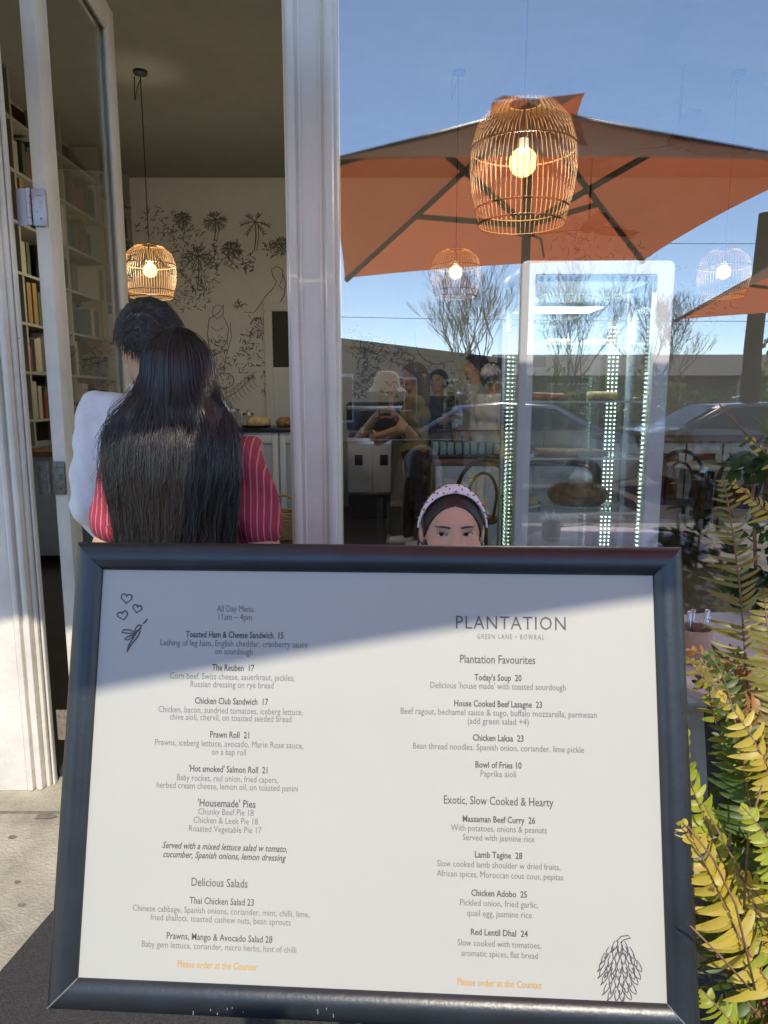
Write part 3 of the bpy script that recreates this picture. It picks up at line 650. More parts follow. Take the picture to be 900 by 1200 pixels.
sec(440, 920, 2.3077, [('Exotic, Slow Cooked & Hearty', 185, 481, 44, 'H'), ('Massaman Beef Curry  26', 236, 432, 94, 'B'), ('With potatoes, onions & peanuts', 204, 463, 119, 't'), ('Served with jasmine rice', 236, 430, 144, 't'),
 ('Lamb Tagine  28', 269, 397, 190, 'B'), ('Slow cooked lamb shoulder w dried fruits,', 167, 500, 217, 't'), ('African spices, Moroccan cous cous, pepitas', 166, 508, 244, 't'), ('Chicken Adobo  25', 259, 410, 294, 'B'),
 ('Pickled onion, fried garlic,', 229, 440, 321, 't'), ('quail egg, jasmine rice', 247, 423, 349, 't'), ('Red Lentil Dhal  24', 258, 412, 400, 'B'), ('Slow cooked with tomatoes,', 222, 448, 430, 't'), ('aromatic spices, flat bread', 232, 439, 458, 't'), ('Please order at the Counter', 222, 451, 537, 'o')])
STY = {'t': (7.0, 0, 'text'), 'p': (7.2, 0, 'text'), 'b': (7.4, .008, 'head'), 'B': (7.0, .015, 'head'), 'h': (8.2, .012, 'head'), 'H': (9.2, .004, 'head'), 'i': (7.2, .012, 'head'), 'T': (14.5, -.004, 'head'), 's': (5.6, -.004, 'text'), 'o': (8.0, .003, 'order')}
tmp = []
for t, x0, x1, y, st in TX:
    cu = bpy.data.curves.new('t', 'FONT'); cu.body = t; cu.align_x = 'CENTER'; cu.size = 1; cu.resolution_u = 2; cu.offset = STY[st][1]
    if st == 'i': cu.shear = .3
    if st == 'T': cu.space_character = 1.12
    if st == 's': cu.space_character = 1.35
    o = bpy.data.objects.new('t', cu); col.objects.link(o); tmp.append(o)
dg = bpy.context.evaluated_depsgraph_get(); sets = {'text': MB(), 'head': MB(), 'order': MB()}
for o, (t, x0, x1, y, st) in zip(tmp, TX):
    me = bpy.data.meshes.new_from_object(o.evaluated_get(dg)); V = np.array([v.co[:] for v in me.vertices])
    a, b = board_px(x0, y), board_px(x1, y); mid = (a + b) / 2; mid.z = board_px((x0 + x1) / 2, y).z; wd = abs(b.x - a.x); u = Vector((1, 0, 0)); v = Vector((0, 0, 1))
    ppm = (board_px((x0 + x1) / 2, y - 5) - board_px((x0 + x1) / 2, y + 5)).length / 10
    sx = wd / (V[:, 0].max() - V[:, 0].min()); cx = (V[:, 0].max() + V[:, 0].min()) / 2; sy = STY[st][0] * 1.12 * ppm / .73
    P = [(BM @ (mid + u * ((p[0] - cx) * sx) + v * ((p[1] - .3) * sy) + Vector((0, -.0006, 0))))[:] for p in V]
    sets[STY[st][2]].add(P, [list(p.vertices) for p in me.polygons])
    bpy.data.meshes.remove(me)
for o in tmp: cu = o.data; bpy.data.objects.remove(o); bpy.data.curves.remove(cu)
sets['text'].build('text_lettering', M['print_grey'], paper, 0, False); sets['head'].build('heading_lettering', M['print_dark'], paper, 0, False); sets['order'].build('order_lettering', M['print_orange'], paper, 0, False)
# line drawings on the poster: hearts with a small bird, and a hanging banana bunch
dr = MB()
def pen(pts, wd=.0011):
    P = [board_px(*p) for p in pts]; V = []; n = len(P)
    for i in range(n):
        t = P[min(i + 1, n - 1)] - P[max(i - 1, 0)]; pr = Vector((-t.z, 0, t.x)); pr = pr.normalized() * wd * (.5 + .5 * math.sin(math.pi * (i + .7) / (n + .4))) * .6 if pr.length > 1e-9 else Vector((wd, 0, 0))
        V += [(BM @ (P[i] + pr + Vector((0, -.0007, 0))))[:], (BM @ (P[i] - pr + Vector((0, -.0007, 0))))[:]]
    dr.add(V, [[2 * i, 2 * i + 1, 2 * i + 3, 2 * i + 2] for i in range(n - 1)])
def heart(cx, cy, s, rot):
    pts = []
    for i in range(27):
        t = 2 * math.pi * (i - 12) / 25; x = 16 * math.sin(t) ** 3 / 16; y = -(13 * math.cos(t) - 5 * math.cos(2 * t) - 2 * math.cos(3 * t) - math.cos(4 * t)) / 16
        pts.append((cx + s * (x * math.cos(rot) - y * math.sin(rot)) + .3 * math.sin(i), cy + s * (x * math.sin(rot) + y * math.cos(rot))))
    pen(pts, .0019)
heart(148.5, 701, 6.4, .1); heart(161, 713, 5.4, .25); heart(144, 721, 6, -.25)
pen([(149, 764), (151, 756), (156, 748), (160, 741), (164, 737), (166, 733), (163, 732), (160, 735), (157, 741)], .0022); pen([(149, 764), (154, 755), (161, 747), (165, 739)], .0018)
pen([(158, 741), (152, 738), (145, 738), (143, 741), (149, 742), (157, 742)], .002); pen([(157, 743), (150, 746), (146, 749), (150, 750), (156, 746)], .002); pen([(168, 731), (171, 728), (173, 725)], .002); pen([(155, 746), (160, 740), (163, 738)], .0024)
dr.build('ink_drawing', M['print_dark'], paper, 0, False); dr = MB()
rb = random.Random(5)
for r in range(8):
    y = 1106 + r * 8.2; wd = (8, 15, 20, 23, 23, 21, 18, 13)[r]; n = (3, 5, 6, 7, 7, 6, 5, 4)[r]
    for i in range(n):
        u = -1 + 2 * (i + .5) / n + rb.uniform(-.05, .05); x = 726 + u * wd; y_ = y + rb.uniform(-2, 2); o_ = u * 7
        pen([(x - o_ * .3 - 1.6, y_ - 5), (x - 3, y_ + 1), (x + o_ * .3 - 1.5, y_ + 6), (x + o_ * .9, y_ + 9), (x + o_ * .5 + 2.2, y_ + 5), (x + 3, y_), (x - o_ * .3 + 1.6, y_ - 5)], .0011)
pen([(722, 1103), (728, 1097), (736, 1096), (739, 1099), (731, 1101), (727, 1105)], .0014); pen([(720, 1168), (722, 1172)], .001); pen([(731, 1168), (729, 1173)], .001)
dr.build('ink_drawing', M['print_dark'], paper, 0, False)
localize(MBd)

# ------------------------------------------------------------------ people
# woman with long hair, seen from behind
wo = Figure('person', 'woman with very long black hair and red pinstripe shirt, back turned', (-.54, 1.92, 0), R(-3), 1.545, 1.02, 1.06, armL=((-.238, -.02, 1.10), (-.245, .10, .88)), armR=((.238, -.02, 1.10), (.245, .10, .88)), skinmat='skin_mid', res=.012, eyes=True)
def flare(P, d): return d
wo.garment('shirt', wo.torso + wo.sleeve(-1, .74) + wo.sleeve(1, .78), 'red_shirt', .019, lo=.86, hi=1.43, folds=.007, ff=22, res=.009)
wo.garment('trousers', wo.torso[:1] + wo.legs, 'black_cloth', .012, lo=.08, hi=1.0, folds=.003)
wo.garment('shoes', wo.feet, 'black_cloth', .010, lo=.0, hi=.09)
wo.brows('hair_black')
# hair: an inner sheet and several thousand strands that fall over the shoulders to the waist
hs_ = wo.s; hc = wo.from_head(np.array([[0, -.008, .105]]))[0]; kk = wo.k
def hw(z): return np.interp(z, [.98, 1.06, 1.15, 1.22, 1.30, 1.36, 1.40, 1.44, 1.48, 1.52], [.140, .150, .162, .172, .170, .152, .134, .118, .104, .08])
def hdp(z): return np.interp(z, [.98, 1.10, 1.20, 1.28, 1.36, 1.42, 1.48, 1.54], [.150, .160, .168, .160, .140, .124, .110, .07])
def hair_pts(a0, zend, wave, ph, lift, K=26):
    # a0: -1..1 across the back
    n = len(a0); out = np.zeros((n, K, 3)); u = a0
    for i in range(K):
        t = i / (K - 1)
        if t < .24:                                # over the crown
            q = t / .24; el = np.pi / 2 * (1 - q); ang = u * 1.50
            r = .090 * kk + lift; x = r * .96 * np.cos(el) * np.sin(ang); y = -r * 1.15 * np.cos(el) * np.cos(ang); z = (.105 * kk + lift) * np.sin(el) + 0 * u
            out[:, i] = np.stack([hc[0] + x, hc[1] + y, hc[2] + z], 1)
        else:
            q = (t - .24) / .76; z = 0 * u + hc[2] + (zend - hc[2]) * q; ww = hw(z) + lift; dp = hdp(z) + lift
            wv = wave * (max(0, q - .25)) ; x = ww * np.sin(u * 1.45) * (1 + 0 * q) / np.sin(1.45) * .99 + wv * np.sin(ph + q * 17); y = -dp * (.25 + .75 * np.sqrt(np.clip(1 - (u * .93) ** 2, 0, 1))) + wv * .6 * np.cos(ph * 1.3 + q * 15)
            b = min(1, q / .42)
            ang = u * 1.50; hx_ = hc[0] + (.090 * kk + lift) * .96 * np.sin(ang); hy_ = hc[1] - (.090 * kk + lift) * 1.15 * np.cos(ang)
            out[:, i] = np.stack([hx_ * (1 - b) + x * b, hy_ * (1 - b) + y * b, z], 1)
    return out
us = np.linspace(-1, 1, 41); sh = hair_pts(us, np.full(41, 1.24), 0, 0, -.004)
V1 = sh.reshape(-1, 3); K_ = sh.shape[1]; F1 = [[i * K_ + j, (i + 1) * K_ + j, (i + 1) * K_ + j + 1, i * K_ + j + 1] for i in range(40) for j in range(K_ - 1)]
NS = 5200
cl = rng.integers(0, 90, NS); cu_ = rng.uniform(-1, 1, 90); cph = rng.uniform(0, 6.28, 90); cen = rng.uniform(.92, 1.10, 90)
u0 = np.clip(cu_[cl] + rng.normal(0, .04, NS), -1.03, 1.03); ze = cen[cl] + rng.normal(0, .035, NS) + np.where(u0 > .55, .02, 0) + .03 * (np.abs(u0) > .8)
P_ = hair_pts(u0, ze, .011 * rng.uniform(.6, 1.2, NS), cph[cl] + rng.normal(0, .25, NS), rng.uniform(-.006, .006, NS) + rng.uniform(-.004, .009, 90)[cl])
jx = np.cumsum(rng.normal(0, 1, (NS, P_.shape[1], 3)), 1) * .0011 * np.linspace(0, 1, P_.shape[1])[None, :, None]; P_ = P_ + jx * np.array([1.0, .8, 0])
# lower ends draw together into locks
K = P_.shape[1]; tt = np.linspace(0, 1, K)[None, :, None]; cxm = np.zeros((90, K, 3))
for c in range(90):
    mk = cl == c
    if mk.any(): cxm[c] = P_[mk].mean(0)
P_ = P_ + (cxm[cl] - P_) * np.clip((tt - .40) * 1.7, 0, .86) * np.array([1, .6, 0])
V2, F2 = strand_arrays(P_, .0011, .0005)
# a few flyaway hairs
NF = 420; uf = rng.uniform(-1.05, 1.05, NF); Pf = hair_pts(uf, rng.uniform(1.0, 1.3, NF), .022 * rng.uniform(.2, 1.4, NF), rng.uniform(0, 6, NF), rng.uniform(.002, .020, NF)); V3, F3 = strand_arrays(Pf, .0005, .0003)
link_mesh('hair', np.concatenate([V1, V2, V3]), F1 + [list(q) for q in F2 + len(V1)] + [list(q) for q in F3 + len(V1) + len(V2)], M['hair_black'], wo.root, smooth=180)

# man in a white shirt, turned to the right
mn = Figure('person', 'man with short black hair in loose white shirt and beige trousers', (-.715, 2.22, 0), R(8), 1.675, .92, 1.03, armL=((-.195, -.05, 1.10), (-.15, .14, .93)), armR=((.20, .02, 1.12), (.15, .18, .98)), skinmat='skin_mid', res=.012, yaw=R(26), nod=R(-8))
mn.garment('shirt', mn.torso + mn.sleeve(-1, 1.8) + mn.sleeve(1, 1.8), 'white_shirt', .020, lo=.90, hi=1.45, folds=.0065, ff=30, k=.022, res=.009)
mn.garment('collar', mn.neck, 'white_shirt', .014, lo=1.405, hi=1.465, folds=.002, res=.006)
mn.garment('trousers', mn.torso[:1] + mn.legs, 'beige', .016, lo=.07, hi=1.0, folds=.004)
mn.garment('shoes', mn.feet, 'shoe_white', .010, lo=.0, hi=.09)
mn.cap_hair('hair_black', .020, .045, .098, 3600, .032, (.45, .55, -.25), .004, rad=.0012); mn.brows('hair_black')

# girl peeping over the board
gi = Figure('person', 'girl with cherry print headband peeping over the top of the menu board', (.170, 1.75, 0), R(180), 1.12, .95, 1.472, skinmat='skin_light', res=.011, hres=.0031, gaze=(.0028, .0004, 0), armL=((-.2, .1, 1.12), (-.12, .26, 1.2)), armR=((.2, .1, 1.12), (.12, .26, 1.2)))
gi.garment('dress', gi.torso + gi.sleeve(-1, .5) + gi.sleeve(1, .5) + [cap((0, 0, .9 * gi.s), (0, 0, .55 * gi.s), .13 * gi.s, .2 * gi.s)], 'charcoal_cloth', .013, lo=.55, hi=1.42, folds=.004)
gi.garment('shoes', gi.feet, 'black_cloth', .010, lo=.0, hi=.1)
def girl_hair():
    pr = [ell((0, -.010, .105), (.0795, .0965, .1010)), ell((0, .018, .085), (.0675, .0745, .098)), ell((0, -.055, .07), (.07, .055, .09)), cap((-.055, -.062, .05), (-.085, -.045, -.28), .032, .03), cap((.055, -.062, .05), (.085, -.045, -.28), .032, .03), cap((0, -.08, .05), (0, -.075, -.3), .04, .04)]
    def hl(P): return np.minimum((P[:, 1] - .006), .075 * (1 - np.sqrt((P[:, 0] / .072) ** 2 + ((P[:, 2] - .055) / .104) ** 2)))
    def fn(P):
        groove = .0035 * np.exp(-(P[:, 0] / .0022) ** 2) * (P[:, 1] > 0) + .0008 * np.sin(P[:, 0] * 900 + 14 * P[:, 1])
        return smax(sdf(pr, P, .008) + groove, hl(P), .004)
    V, Q = snets(fn, (-.13, -.16, -.34), (.13, .13, .23), .0034)
    return link_mesh('hair', gi.from_head(V), Q, M['hair_brown'], gi.root, smooth=180)
girl_hair(); gi.brows('hair_black', .0040)
# headband: a padded band over the head from ear to ear with a twisted knot on top
mb = MB(); NB = 44; ring = []
def bandpt(t, off=0, fwd=0):
    a = R(6) + t * R(168); c = np.array([0, .006, .085]); r = np.array([.0875 + off, 0, .1165 + off])
    p = c + np.array([-math.cos(a) * r[0], 0, math.sin(a) * r[2]]); p[1] += .034 * math.sin(max(0, min(math.pi, a))) + fwd; return p
def bw(t): return unit([0, 1, -.7 * math.sin(math.pi * t)])
V = []; Fc = []
for i in range(NB + 1):
    t = i / NB; c = bandpt(t); o = unit(c - np.array([0, c[1], .085])); wb = .0165 * (.25 + .75 * math.sin(math.pi * t)) * (1 - .28 * math.exp(-((t - .5) / .03) ** 2)); th = .0034 + .002 * math.sin(math.pi * t) + .003 * math.exp(-((t - .5) / .05) ** 2)
    for j in range(12):
        an = 2 * math.pi * j / 12; V.append(c + o * th * math.sin(an) * (1 + .1 * math.sin(9 * an)) + bw(t) * wb * math.cos(an))
for i in range(NB):
    for j in range(12): Fc.append([i * 12 + j, i * 12 + (j + 1) % 12, (i + 1) * 12 + (j + 1) % 12, (i + 1) * 12 + j])
mb.add(gi.from_head(np.array(V)), Fc); band = mb.build('headband', M['band_pink'], gi.root, 180)
m1, m2 = MB(), MB()
for i in range(30):
    t = .06 + .88 * (i + .5) / 30; an = R((62, 100, 28, 128)[i % 4]); o = None
    c = bandpt(t); o = unit(c - np.array([0, c[1], .085])); wb = .0165 * (.25 + .75 * math.sin(math.pi * t)); th = .0042 + .002 * math.sin(math.pi * t)
    p = c + o * th * math.sin(an) + bw(t) * wb * math.cos(an)
    if i % 3 != 2: (m1).sphere(tuple(gi.from_head(p[None])[0]), .0030 if i % 2 else .0024, 8)
    else: (m2).sphere(tuple(gi.from_head(p[None])[0]), (.0035, .003, .0024), 8)
m1.build('cherry_print', M['cherry'], band, 180); m2.build('leaf_print', M['leafy'], band, 180)
mb = MB()
for sx in (-1, 1): mb = MB(); mb.sphere(tuple(gi.from_head(np.array([[sx * .081, .0, .052]]))[0]), .0028, 8); mb.build('earring', M['steel'], gi.root, 180)

# the photographer, seen only as a reflection in the shop window
ph = Figure('person', 'photographer in pale bucket hat holding up a dark phone, mirrored in the shop window', (.02, -.47, 0), 0, 1.56, 1.05, 1.06, armL=((-.23, .16, 1.20), (-.075, .415, 1.40)), armR=((.23, .16, 1.20), (.06, .415, 1.40)), skinmat='skin_mid', curl=.75, nod=R(-8))
ph.garment('shirt', ph.torso + ph.sleeve(-1, .9) + ph.sleeve(1, .9), 'charcoal_cloth', .018, lo=.88, hi=1.43, folds=.005)
ph.garment('trousers', ph.torso[:1] + ph.legs, 'black_cloth', .015, lo=.07, hi=1.0, folds=.004); ph.garment('shoes', ph.feet, 'shoe_white', .01, lo=0, hi=.09)
ph.cap_hair('hair_black', .012, .03, -.0, 0)
mb = MB(); hq = ph.from_head(np.array([[0, -.005, .128]]))[0]
mb.lathe([(0, .100), (.05, .098), (.078, .085), (.092, .05), (.100, .0), (.104, -.012), (.150, -.048), (.153, -.052), (.150, -.055), (.098, -.018), (.094, -.002)], tuple(hq), 36, sy=1.15); mb.build('bucket_hat', M['hat_cloth'], ph.root, 60)
pn = thing('phone', 'dark phone held upright in both hands of the mirrored photographer', 'phone', (0.0, -.03, 1.265))
mb = MB(); mb.box(-.038, .038, -.034, -.026, 1.265, 1.425, .003); mb.build('phone_case', M['plastic_black'], pn); mb = MB(); mb.box(-.012, .02, -.0256, -.0250, 1.300, 1.332, 0); mb.build('sticker', M['band_pink'], pn, 0); localize(pn)

# customers and staff inside
def inside(label, px, Y, rz, h, top, top_m, hair_m, leg_m, skinm='skin_light', long=False, **kw):
    x = (px - 450) / F * (Y * math.cos(PITCH) + .05)
    f = Figure('person', label, (x, Y, .03), rz, h, 1.03, 1.04, skinmat=skinm, res=.02, hres=.008, group=None, **kw)
    f.garment('shirt', f.torso + f.sleeve(-1, top) + f.sleeve(1, top), top_m, .018, lo=.90, hi=1.43, folds=.004, res=.016)
    f.garment('trousers', f.torso[:1] + f.legs, leg_m, .012, lo=.07, hi=1.0, folds=.003, res=.016); f.garment('shoes', f.feet, 'shoe_white', .011, lo=0, hi=.09, res=.014)
    f.cap_hair(hair_m, .023, .03 if long else .04, .0 if long else .07, 600, .05, (0, -.4, -.7), noise=.004, rad=.0022)
    if long: f.garment('long_hair', [cap(f.hp + np.array((sx * .05, -.075, .08)) * f.s, f.hp + np.array((sx * .06, -.085, -.14)) * f.s, .05 * f.s, .04 * f.s) for sx in (-1, 1)], hair_m, .005, folds=.003, ff=60, res=.012)
    f.brows(hair_m); return f
st_ = inside('woman with long fair hair and glasses, olive top and black leggings, walking inside', 487, 6.5, R(78), 1.66, .55, 'olive_cloth', 'hair_fair', 'black_cloth', long=True, stride=.10, armR=((.25, .05, 1.12), (.14, .30, 1.02)), armL=((-.22, .10, 1.13), (-.08, .34, 1.06)), nod=R(-10))
mb = MB()
for sx in (-1, 1): mb.tube([tuple(p) for p in st_.from_head(np.array([(sx * .031 + .02 * math.cos(a), .108, .094 + .017 * math.sin(a)) for a in np.linspace(0, 6.28, 13)]))], .0016, 5); mb.tube([tuple(p) for p in st_.from_head(np.array([(sx * .052, .106, .096), (sx * .078, .06, .098), (sx * .08, .0, .095)]))], .0015, 5)
mb.build('glasses', M['plastic_black'], st_.root, 180)
inside('dark haired man in black shirt behind the counter by the mural', 513, 8.1, R(150), 1.66, .6, 'black_cloth', 'hair_black', 'black_cloth', 'skin_mid')
inside('tall man with cropped brown hair in pale grey shirt facing left inside', 556, 7.5, R(72), 1.80, .7, 'grey_shirt', 'hair_brown', 'denim', armR=((.25, .06, 1.12), (.12, .28, 1.08)))
c5 = inside('customer in white shirt and pale pink beanie standing close to the cake fridge', 576, 7.0, R(-60), 1.68, 1.7, 'white_shirt', 'hair_brown', 'beige', 'skin_mid')
mb = MB(); V, Q = snets(lambda P: np.maximum(sdf([ell((0, -.015, .112), (.098, .115, .108))], P, .01) + .002 * wob(P, 90), .105 - P[:, 2] + .35 * P[:, 1]), (-.13, -.16, .0), (.13, .13, .25), .008)
link_mesh('beanie', c5.from_head(V), Q, M['band_pink'], c5.root, smooth=180)

# ------------------------------------------------------------------ cake display fridge
fx0, fx1, fy0, fy1, fz1 = .492, 1.040, 2.64, 3.06, 1.885
Fd = thing('display_fridge', 'tall silver framed glass cake fridge lit by rows of white dots', 'display fridge', ((fx0 + fx1) / 2, (fy0 + fy1) / 2, .03))
mb = MB(); mb.box(fx0, fx1, fy0, fy1, .05, .52, .012); mb.build('base_cabinet', M['frame_case'], Fd)
tw = .060; mb = MB()
def rrect(x0, x1, z0, z1, r): return [(cx + r * math.cos(R(a)), cz + r * math.sin(R(a))) for cx, cz, a0 in ((x1 - r, z1 - r, 0), (x0 + r, z1 - r, 90), (x0 + r, z0 + r, 180), (x1 - r, z0 + r, 270)) for a in np.linspace(a0, a0 + 90, 6)]
def frame_ring(y0, y1, r_o=.022):
    o = rrect(fx0, fx1, .525, fz1, r_o); i = rrect(fx0 + tw * .85, fx1 - tw, .58, fz1 - tw * .75, .006); n = len(o); e = .004
    oo = rrect(fx0 + e, fx1 - e, .525 + e, fz1 - e, r_o)
    V = [(x, y0, z) for x, z in oo] + [(x, y0 + e, z) for x, z in o] + [(x, y1, z) for x, z in o] + [(x, y0, z) for x, z in i] + [(x, y1, z) for x, z in i]; Fc = []
    for k in range(n):
        j = (k + 1) % n; Fc += [[k, j, n + j, n + k], [n + k, n + j, 2 * n + j, 2 * n + k], [k, 3 * n + k, 3 * n + j, j], [3 * n + k, 4 * n + k, 4 * n + j, 3 * n + j], [2 * n + k, 2 * n + j, 4 * n + j, 4 * n + k]]
    return V, Fc
V, Fc = frame_ring(fy0, fy0 + .05); mb.add(V, Fc); mb.build('door_frame', M['frame_case'], Fd, 30)
mb = MB()
for x in (fx0 + .004, fx1 - .026): mb.box(x, x + .022, fy1 - .03, fy1, .525, fz1 - .02, .003)
mb.box(fx0 + .004, fx1 - .004, fy0 + .052, fy1 - .001, fz1 - .035, fz1 - .004, .004); mb.build('body_frame', M['steel'], Fd)
mb = MB(); mb.box(fx0 + tw * .85 + .001, fx1 - tw - .001, fy0 + .02, fy0 + .026, .582, fz1 - tw * .75 - .001); mb.build('front_glass', M['case_glass'], Fd, 0)
for x in (fx0 + .006, fx1 - .012):
    mb = MB(); mb.box(x, x + .005, fy0 + .054, fy1 - .032, .53, fz1 - .037); mb.build('side_glass', M['case_glass'], Fd, 0)
mb = MB(); mb.box(fx0 + .03, fx1 - .03, fy1 - .012, fy1 - .006, .53, fz1 - .037); mb.build('back_glass', M['case_glass'], Fd, 0)
mb = MB(); mb.box(fx0 + .013, fx1 - .013, fy0 + .055, fy1 - .032, fz1 - .06, fz1 - .037, .004); mb.build('top_lamp_housing', M['hinge_old'], Fd)
mb = MB(); mb.box(fx0 + .05, fx1 - .07, fy0 + .07, fy1 - .05, fz1 - .066, fz1 - .061); mb.build('light_panel', mat('case_light', (.30, .32, .33), .5, emit=(.8, .95, 1), estr=.15), Fd, 0)
zs = [atY(700, py, fy0 + .05).z for py in (402, 470, 537, 601)]
for z in zs:
    mb = MB(); mb.box(fx0 + .04, fx1 - .055, fy0 + .056, fy1 - .055, z - .006, z, .001); sh_ = mb.build('shelf', M['clear'], Fd, 0)
    mb = MB(); mb.box(fx0 + .04, fx1 - .055, fy0 + .053, fy0 + .0555, z - .007, z + .001); mb.build('shelf_edge', M['china'], sh_, 0)
def ledstrip(x, y, z0, z1, nrow, px_, face='y'):
    mb = MB()
    for r in range(nrow):
        z = z0
        while z < z1:
            if face == 'y': mb.box(x + r * px_, x + r * px_ + .0056, y, y + .002, z, z + .0056)
            else: mb.box(x, x + .002, y + r * px_, y + r * px_ + .0056, z, z + .0056)
            z += .0172
    return mb
sb = MB(); sb.box(fx1 - .115, fx1 - .062, fy1 - .05, fy1 - .044, .54, 1.72); sb.box(fx0 + .02, fx0 + .06, fy1 - .05, fy1 - .044, .54, 1.68); sb.build('strip_backing', M['hinge_old'], Fd, 0)
ledstrip(fx1 - .108, fy1 - .053, .55, 1.70, 3, .017).build('led_strip', M['led'], Fd, 0)
ledstrip(fx0 + .024, fy1 - .053, .55, 1.66, 2, .017).build('led_strip', M['led'], Fd, 0)
ledstrip(fx0 + .0125, fy0 + .30, .55, 1.68, 2, .020, 'x').build('led_strip', M['led'], Fd, 0)
ledstrip(fx0 + .053, fy0 + .052, .56, 1.68, 1, .01).build('led_strip', M['led'], Fd, 0)
ledstrip(fx1 - .0655, fy0 + .052, .56, 1.50, 1, .01).build('led_strip', M['led'], Fd, 0)
localize(Fd)
lt = bpy.data.lights.new('fridge_light', 'AREA'); lt.energy = 3.0; lt.color = (.8, 1, .95); lt.shape = 'RECTANGLE'; lt.size = .35; lt.size_y = .25
lo = bpy.data.objects.new('fridge_light', lt); col.objects.link(lo); lo.parent = Fd; lo.location = (0, 0, fz1 - .10 - .03)
def plate(z, cx, cy, r, label):
    t = thing('plate', label, 'plate', (cx, cy, z)); mb = MB(); mb.lathe([(0, .002), (r * .6, .002), (r, .012), (r * 1.01, .014), (r, .015), (r * .6, .006), (0, .006)], (0, 0, 0), 40); mb.build('dish', M['china'], t, 60); return t
cx_, cy_ = (fx0 + fx1) / 2, 2.86
plate(zs[3], cx_ + .02, cy_, .14, 'white plate under the dark marbled ring cake in the cake fridge')
rc = thing('ring_cake', 'dark marbled ring cake on a white plate on the lower fridge shelf', 'cake', (cx_ + .02, cy_, zs[3] + .0155))
mb = MB(); V = []; Fc = []; NA, NC = 64, 14
for i in range(NA):
    a = 2 * math.pi * i / NA; fl = 1 + .10 * abs(math.sin(a * 6))
    for j in range(NC):
        b = 2 * math.pi * j / NC; rr = .072 + .044 * fl * math.cos(b); z = max(0, .034 + .040 * fl * math.sin(b)); V.append((rr * math.cos(a), rr * math.sin(a), z))
for i in range(NA):
    for j in range(NC): Fc.append([i * NC + j, ((i + 1) % NA) * NC + j, ((i + 1) % NA) * NC + (j + 1) % NC, i * NC + (j + 1) % NC])
mb.add(V, Fc); mb.build('sponge', M['cake_dark'], rc, 180)
def slice_(name, label, x, y, z, wx, wy, h, m):
    t = thing(name, label, 'cake', (x, y, z)); mb = MB(); mb.box(-wx / 2, wx / 2, -wy / 2, wy / 2, 0, h, min(h, wy) * .22)
    mb.v = [v + np.stack([.004 * np.sin(v[:, 2] * 90 + v[:, 0] * 60), 0 * v[:, 0], .003 * np.sin(v[:, 0] * 80)], 1) for v in mb.v]; mb.build('sponge', m, t, 50)
slice_('pale_cake', 'pale square cake at the left of the lower fridge shelf', fx0 + .085, 2.80, zs[3] + .016, .06, .07, .035, M['cake_pale']); plate(zs[3], fx0 + .09, 2.80, .045, 'small white plate under the pale square cake')
slice_('tray_bake', 'low golden tray bake on the middle fridge shelf', cx_ - .02, 2.84, zs[2] + .001, .26, .14, .022, M['cake_dark'])
slice_('pink_slice', 'pink glazed slice at the left of the upper middle fridge shelf', fx0 + .14, 2.80, zs[1] + .001, .12, .12, .03, M['pink_cake'])
slice_('cream_slice', 'pale cream slice on the right of the upper middle fridge shelf', fx1 - .19, 2.80, zs[1] + .001, .10, .09, .035, M['cake_pale'])
slice_('toast_slice', 'flat toasted slice at the left of the top fridge shelf', fx0 + .18, 2.83, zs[0] + .001, .09, .09, .022, M['cake_pale'])
slice_('toast_slice', 'flat toasted slice at the right of the top fridge shelf', fx1 - .20, 2.83, zs[0] + .001, .10, .09, .020, M['cake_pale'])

# ------------------------------------------------------------------ pendant lamps, ceiling fans
def pendant(label, x, y, zc, w, h, en=13):
    t = thing('pendant_lamp', label, 'pendant lamp', (x, y, zc), 0, 'rattan pendant lamps under the ceiling')
    mb = MB(); NR = 58; V = None
    prof = [(.30, .46), (.62, .42), (.86, .30), (.98, .12), (1.0, -.06), (.96, -.24), (.88, -.38), (.82, -.5)]
    fine = [(np.interp(s, np.linspace(0, 1, 8), [p[0] for p in prof]), np.interp(s, np.linspace(0, 1, 8), [p[1] for p in prof])) for s in np.linspace(0, 1, 15)]
    for i in range(NR):
        a = 2 * math.pi * i / NR; mb.tube([(r * w / 2 * math.cos(a), r * w / 2 * math.sin(a), z * h) for r, z in fine], .0022, 5, cap=False)
    for r, z in (prof[0], (.985, .1), prof[6], prof[7]):
        mb.tube([(r * w / 2 * math.cos(a), r * w / 2 * math.sin(a), z * h) for a in np.linspace(0, 2 * math.pi, 41)], .004, 6, cap=False)
    mb.build('shade', M['rattan'], t, 180)
    mb = MB(); mb.tube([(0, 0, .03 + .05), (0, 0, 4.0 - zc - .004)], .004, 8); mb.lathe([(0, 0), (.055, 0), (.055, -.02), (.02, -.035), (0, -.035)], (0, 0, 4.0 - zc - .003), 20)
    mb.tube([(-.05, 0, 4.0 - zc - .04), (-.055, 0, 4.0 - zc - .22), (-.03, 0, 4.0 - zc - .12), (0, 0, 4.0 - zc - .06)], .004, 6); mb.build('cord', M['cord'], t)
    mb = MB(); mb.lathe([(0, .09), (.02, .088), (.022, .045), (0, .045)], (0, 0, 0), 14); mb.build('socket', M['white_paint'], t)
    mb = MB(); mb.sphere((0, 0, 0), .056, 20); mb.build('bulb', M['bulb'], t, 180)
    l = bpy.data.lights.new('bulb_light', 'POINT'); l.energy = en; l.color = (1, .91, .76); l.shadow_soft_size = .045
    o = bpy.data.objects.new('bulb_light', l); col.objects.link(o); o.parent = t; o.location = (0, 0, 0)
def lamp_at(label, px, py, Y, w, h, en=18): p = atY(px, py, Y); pendant(label, p.x, p.y, p.z, w, h, en)
lamp_at('rattan pendant lamp hanging right behind the window glass, largest and nearest', 613, 190, 3.05, .43, .48, 10)
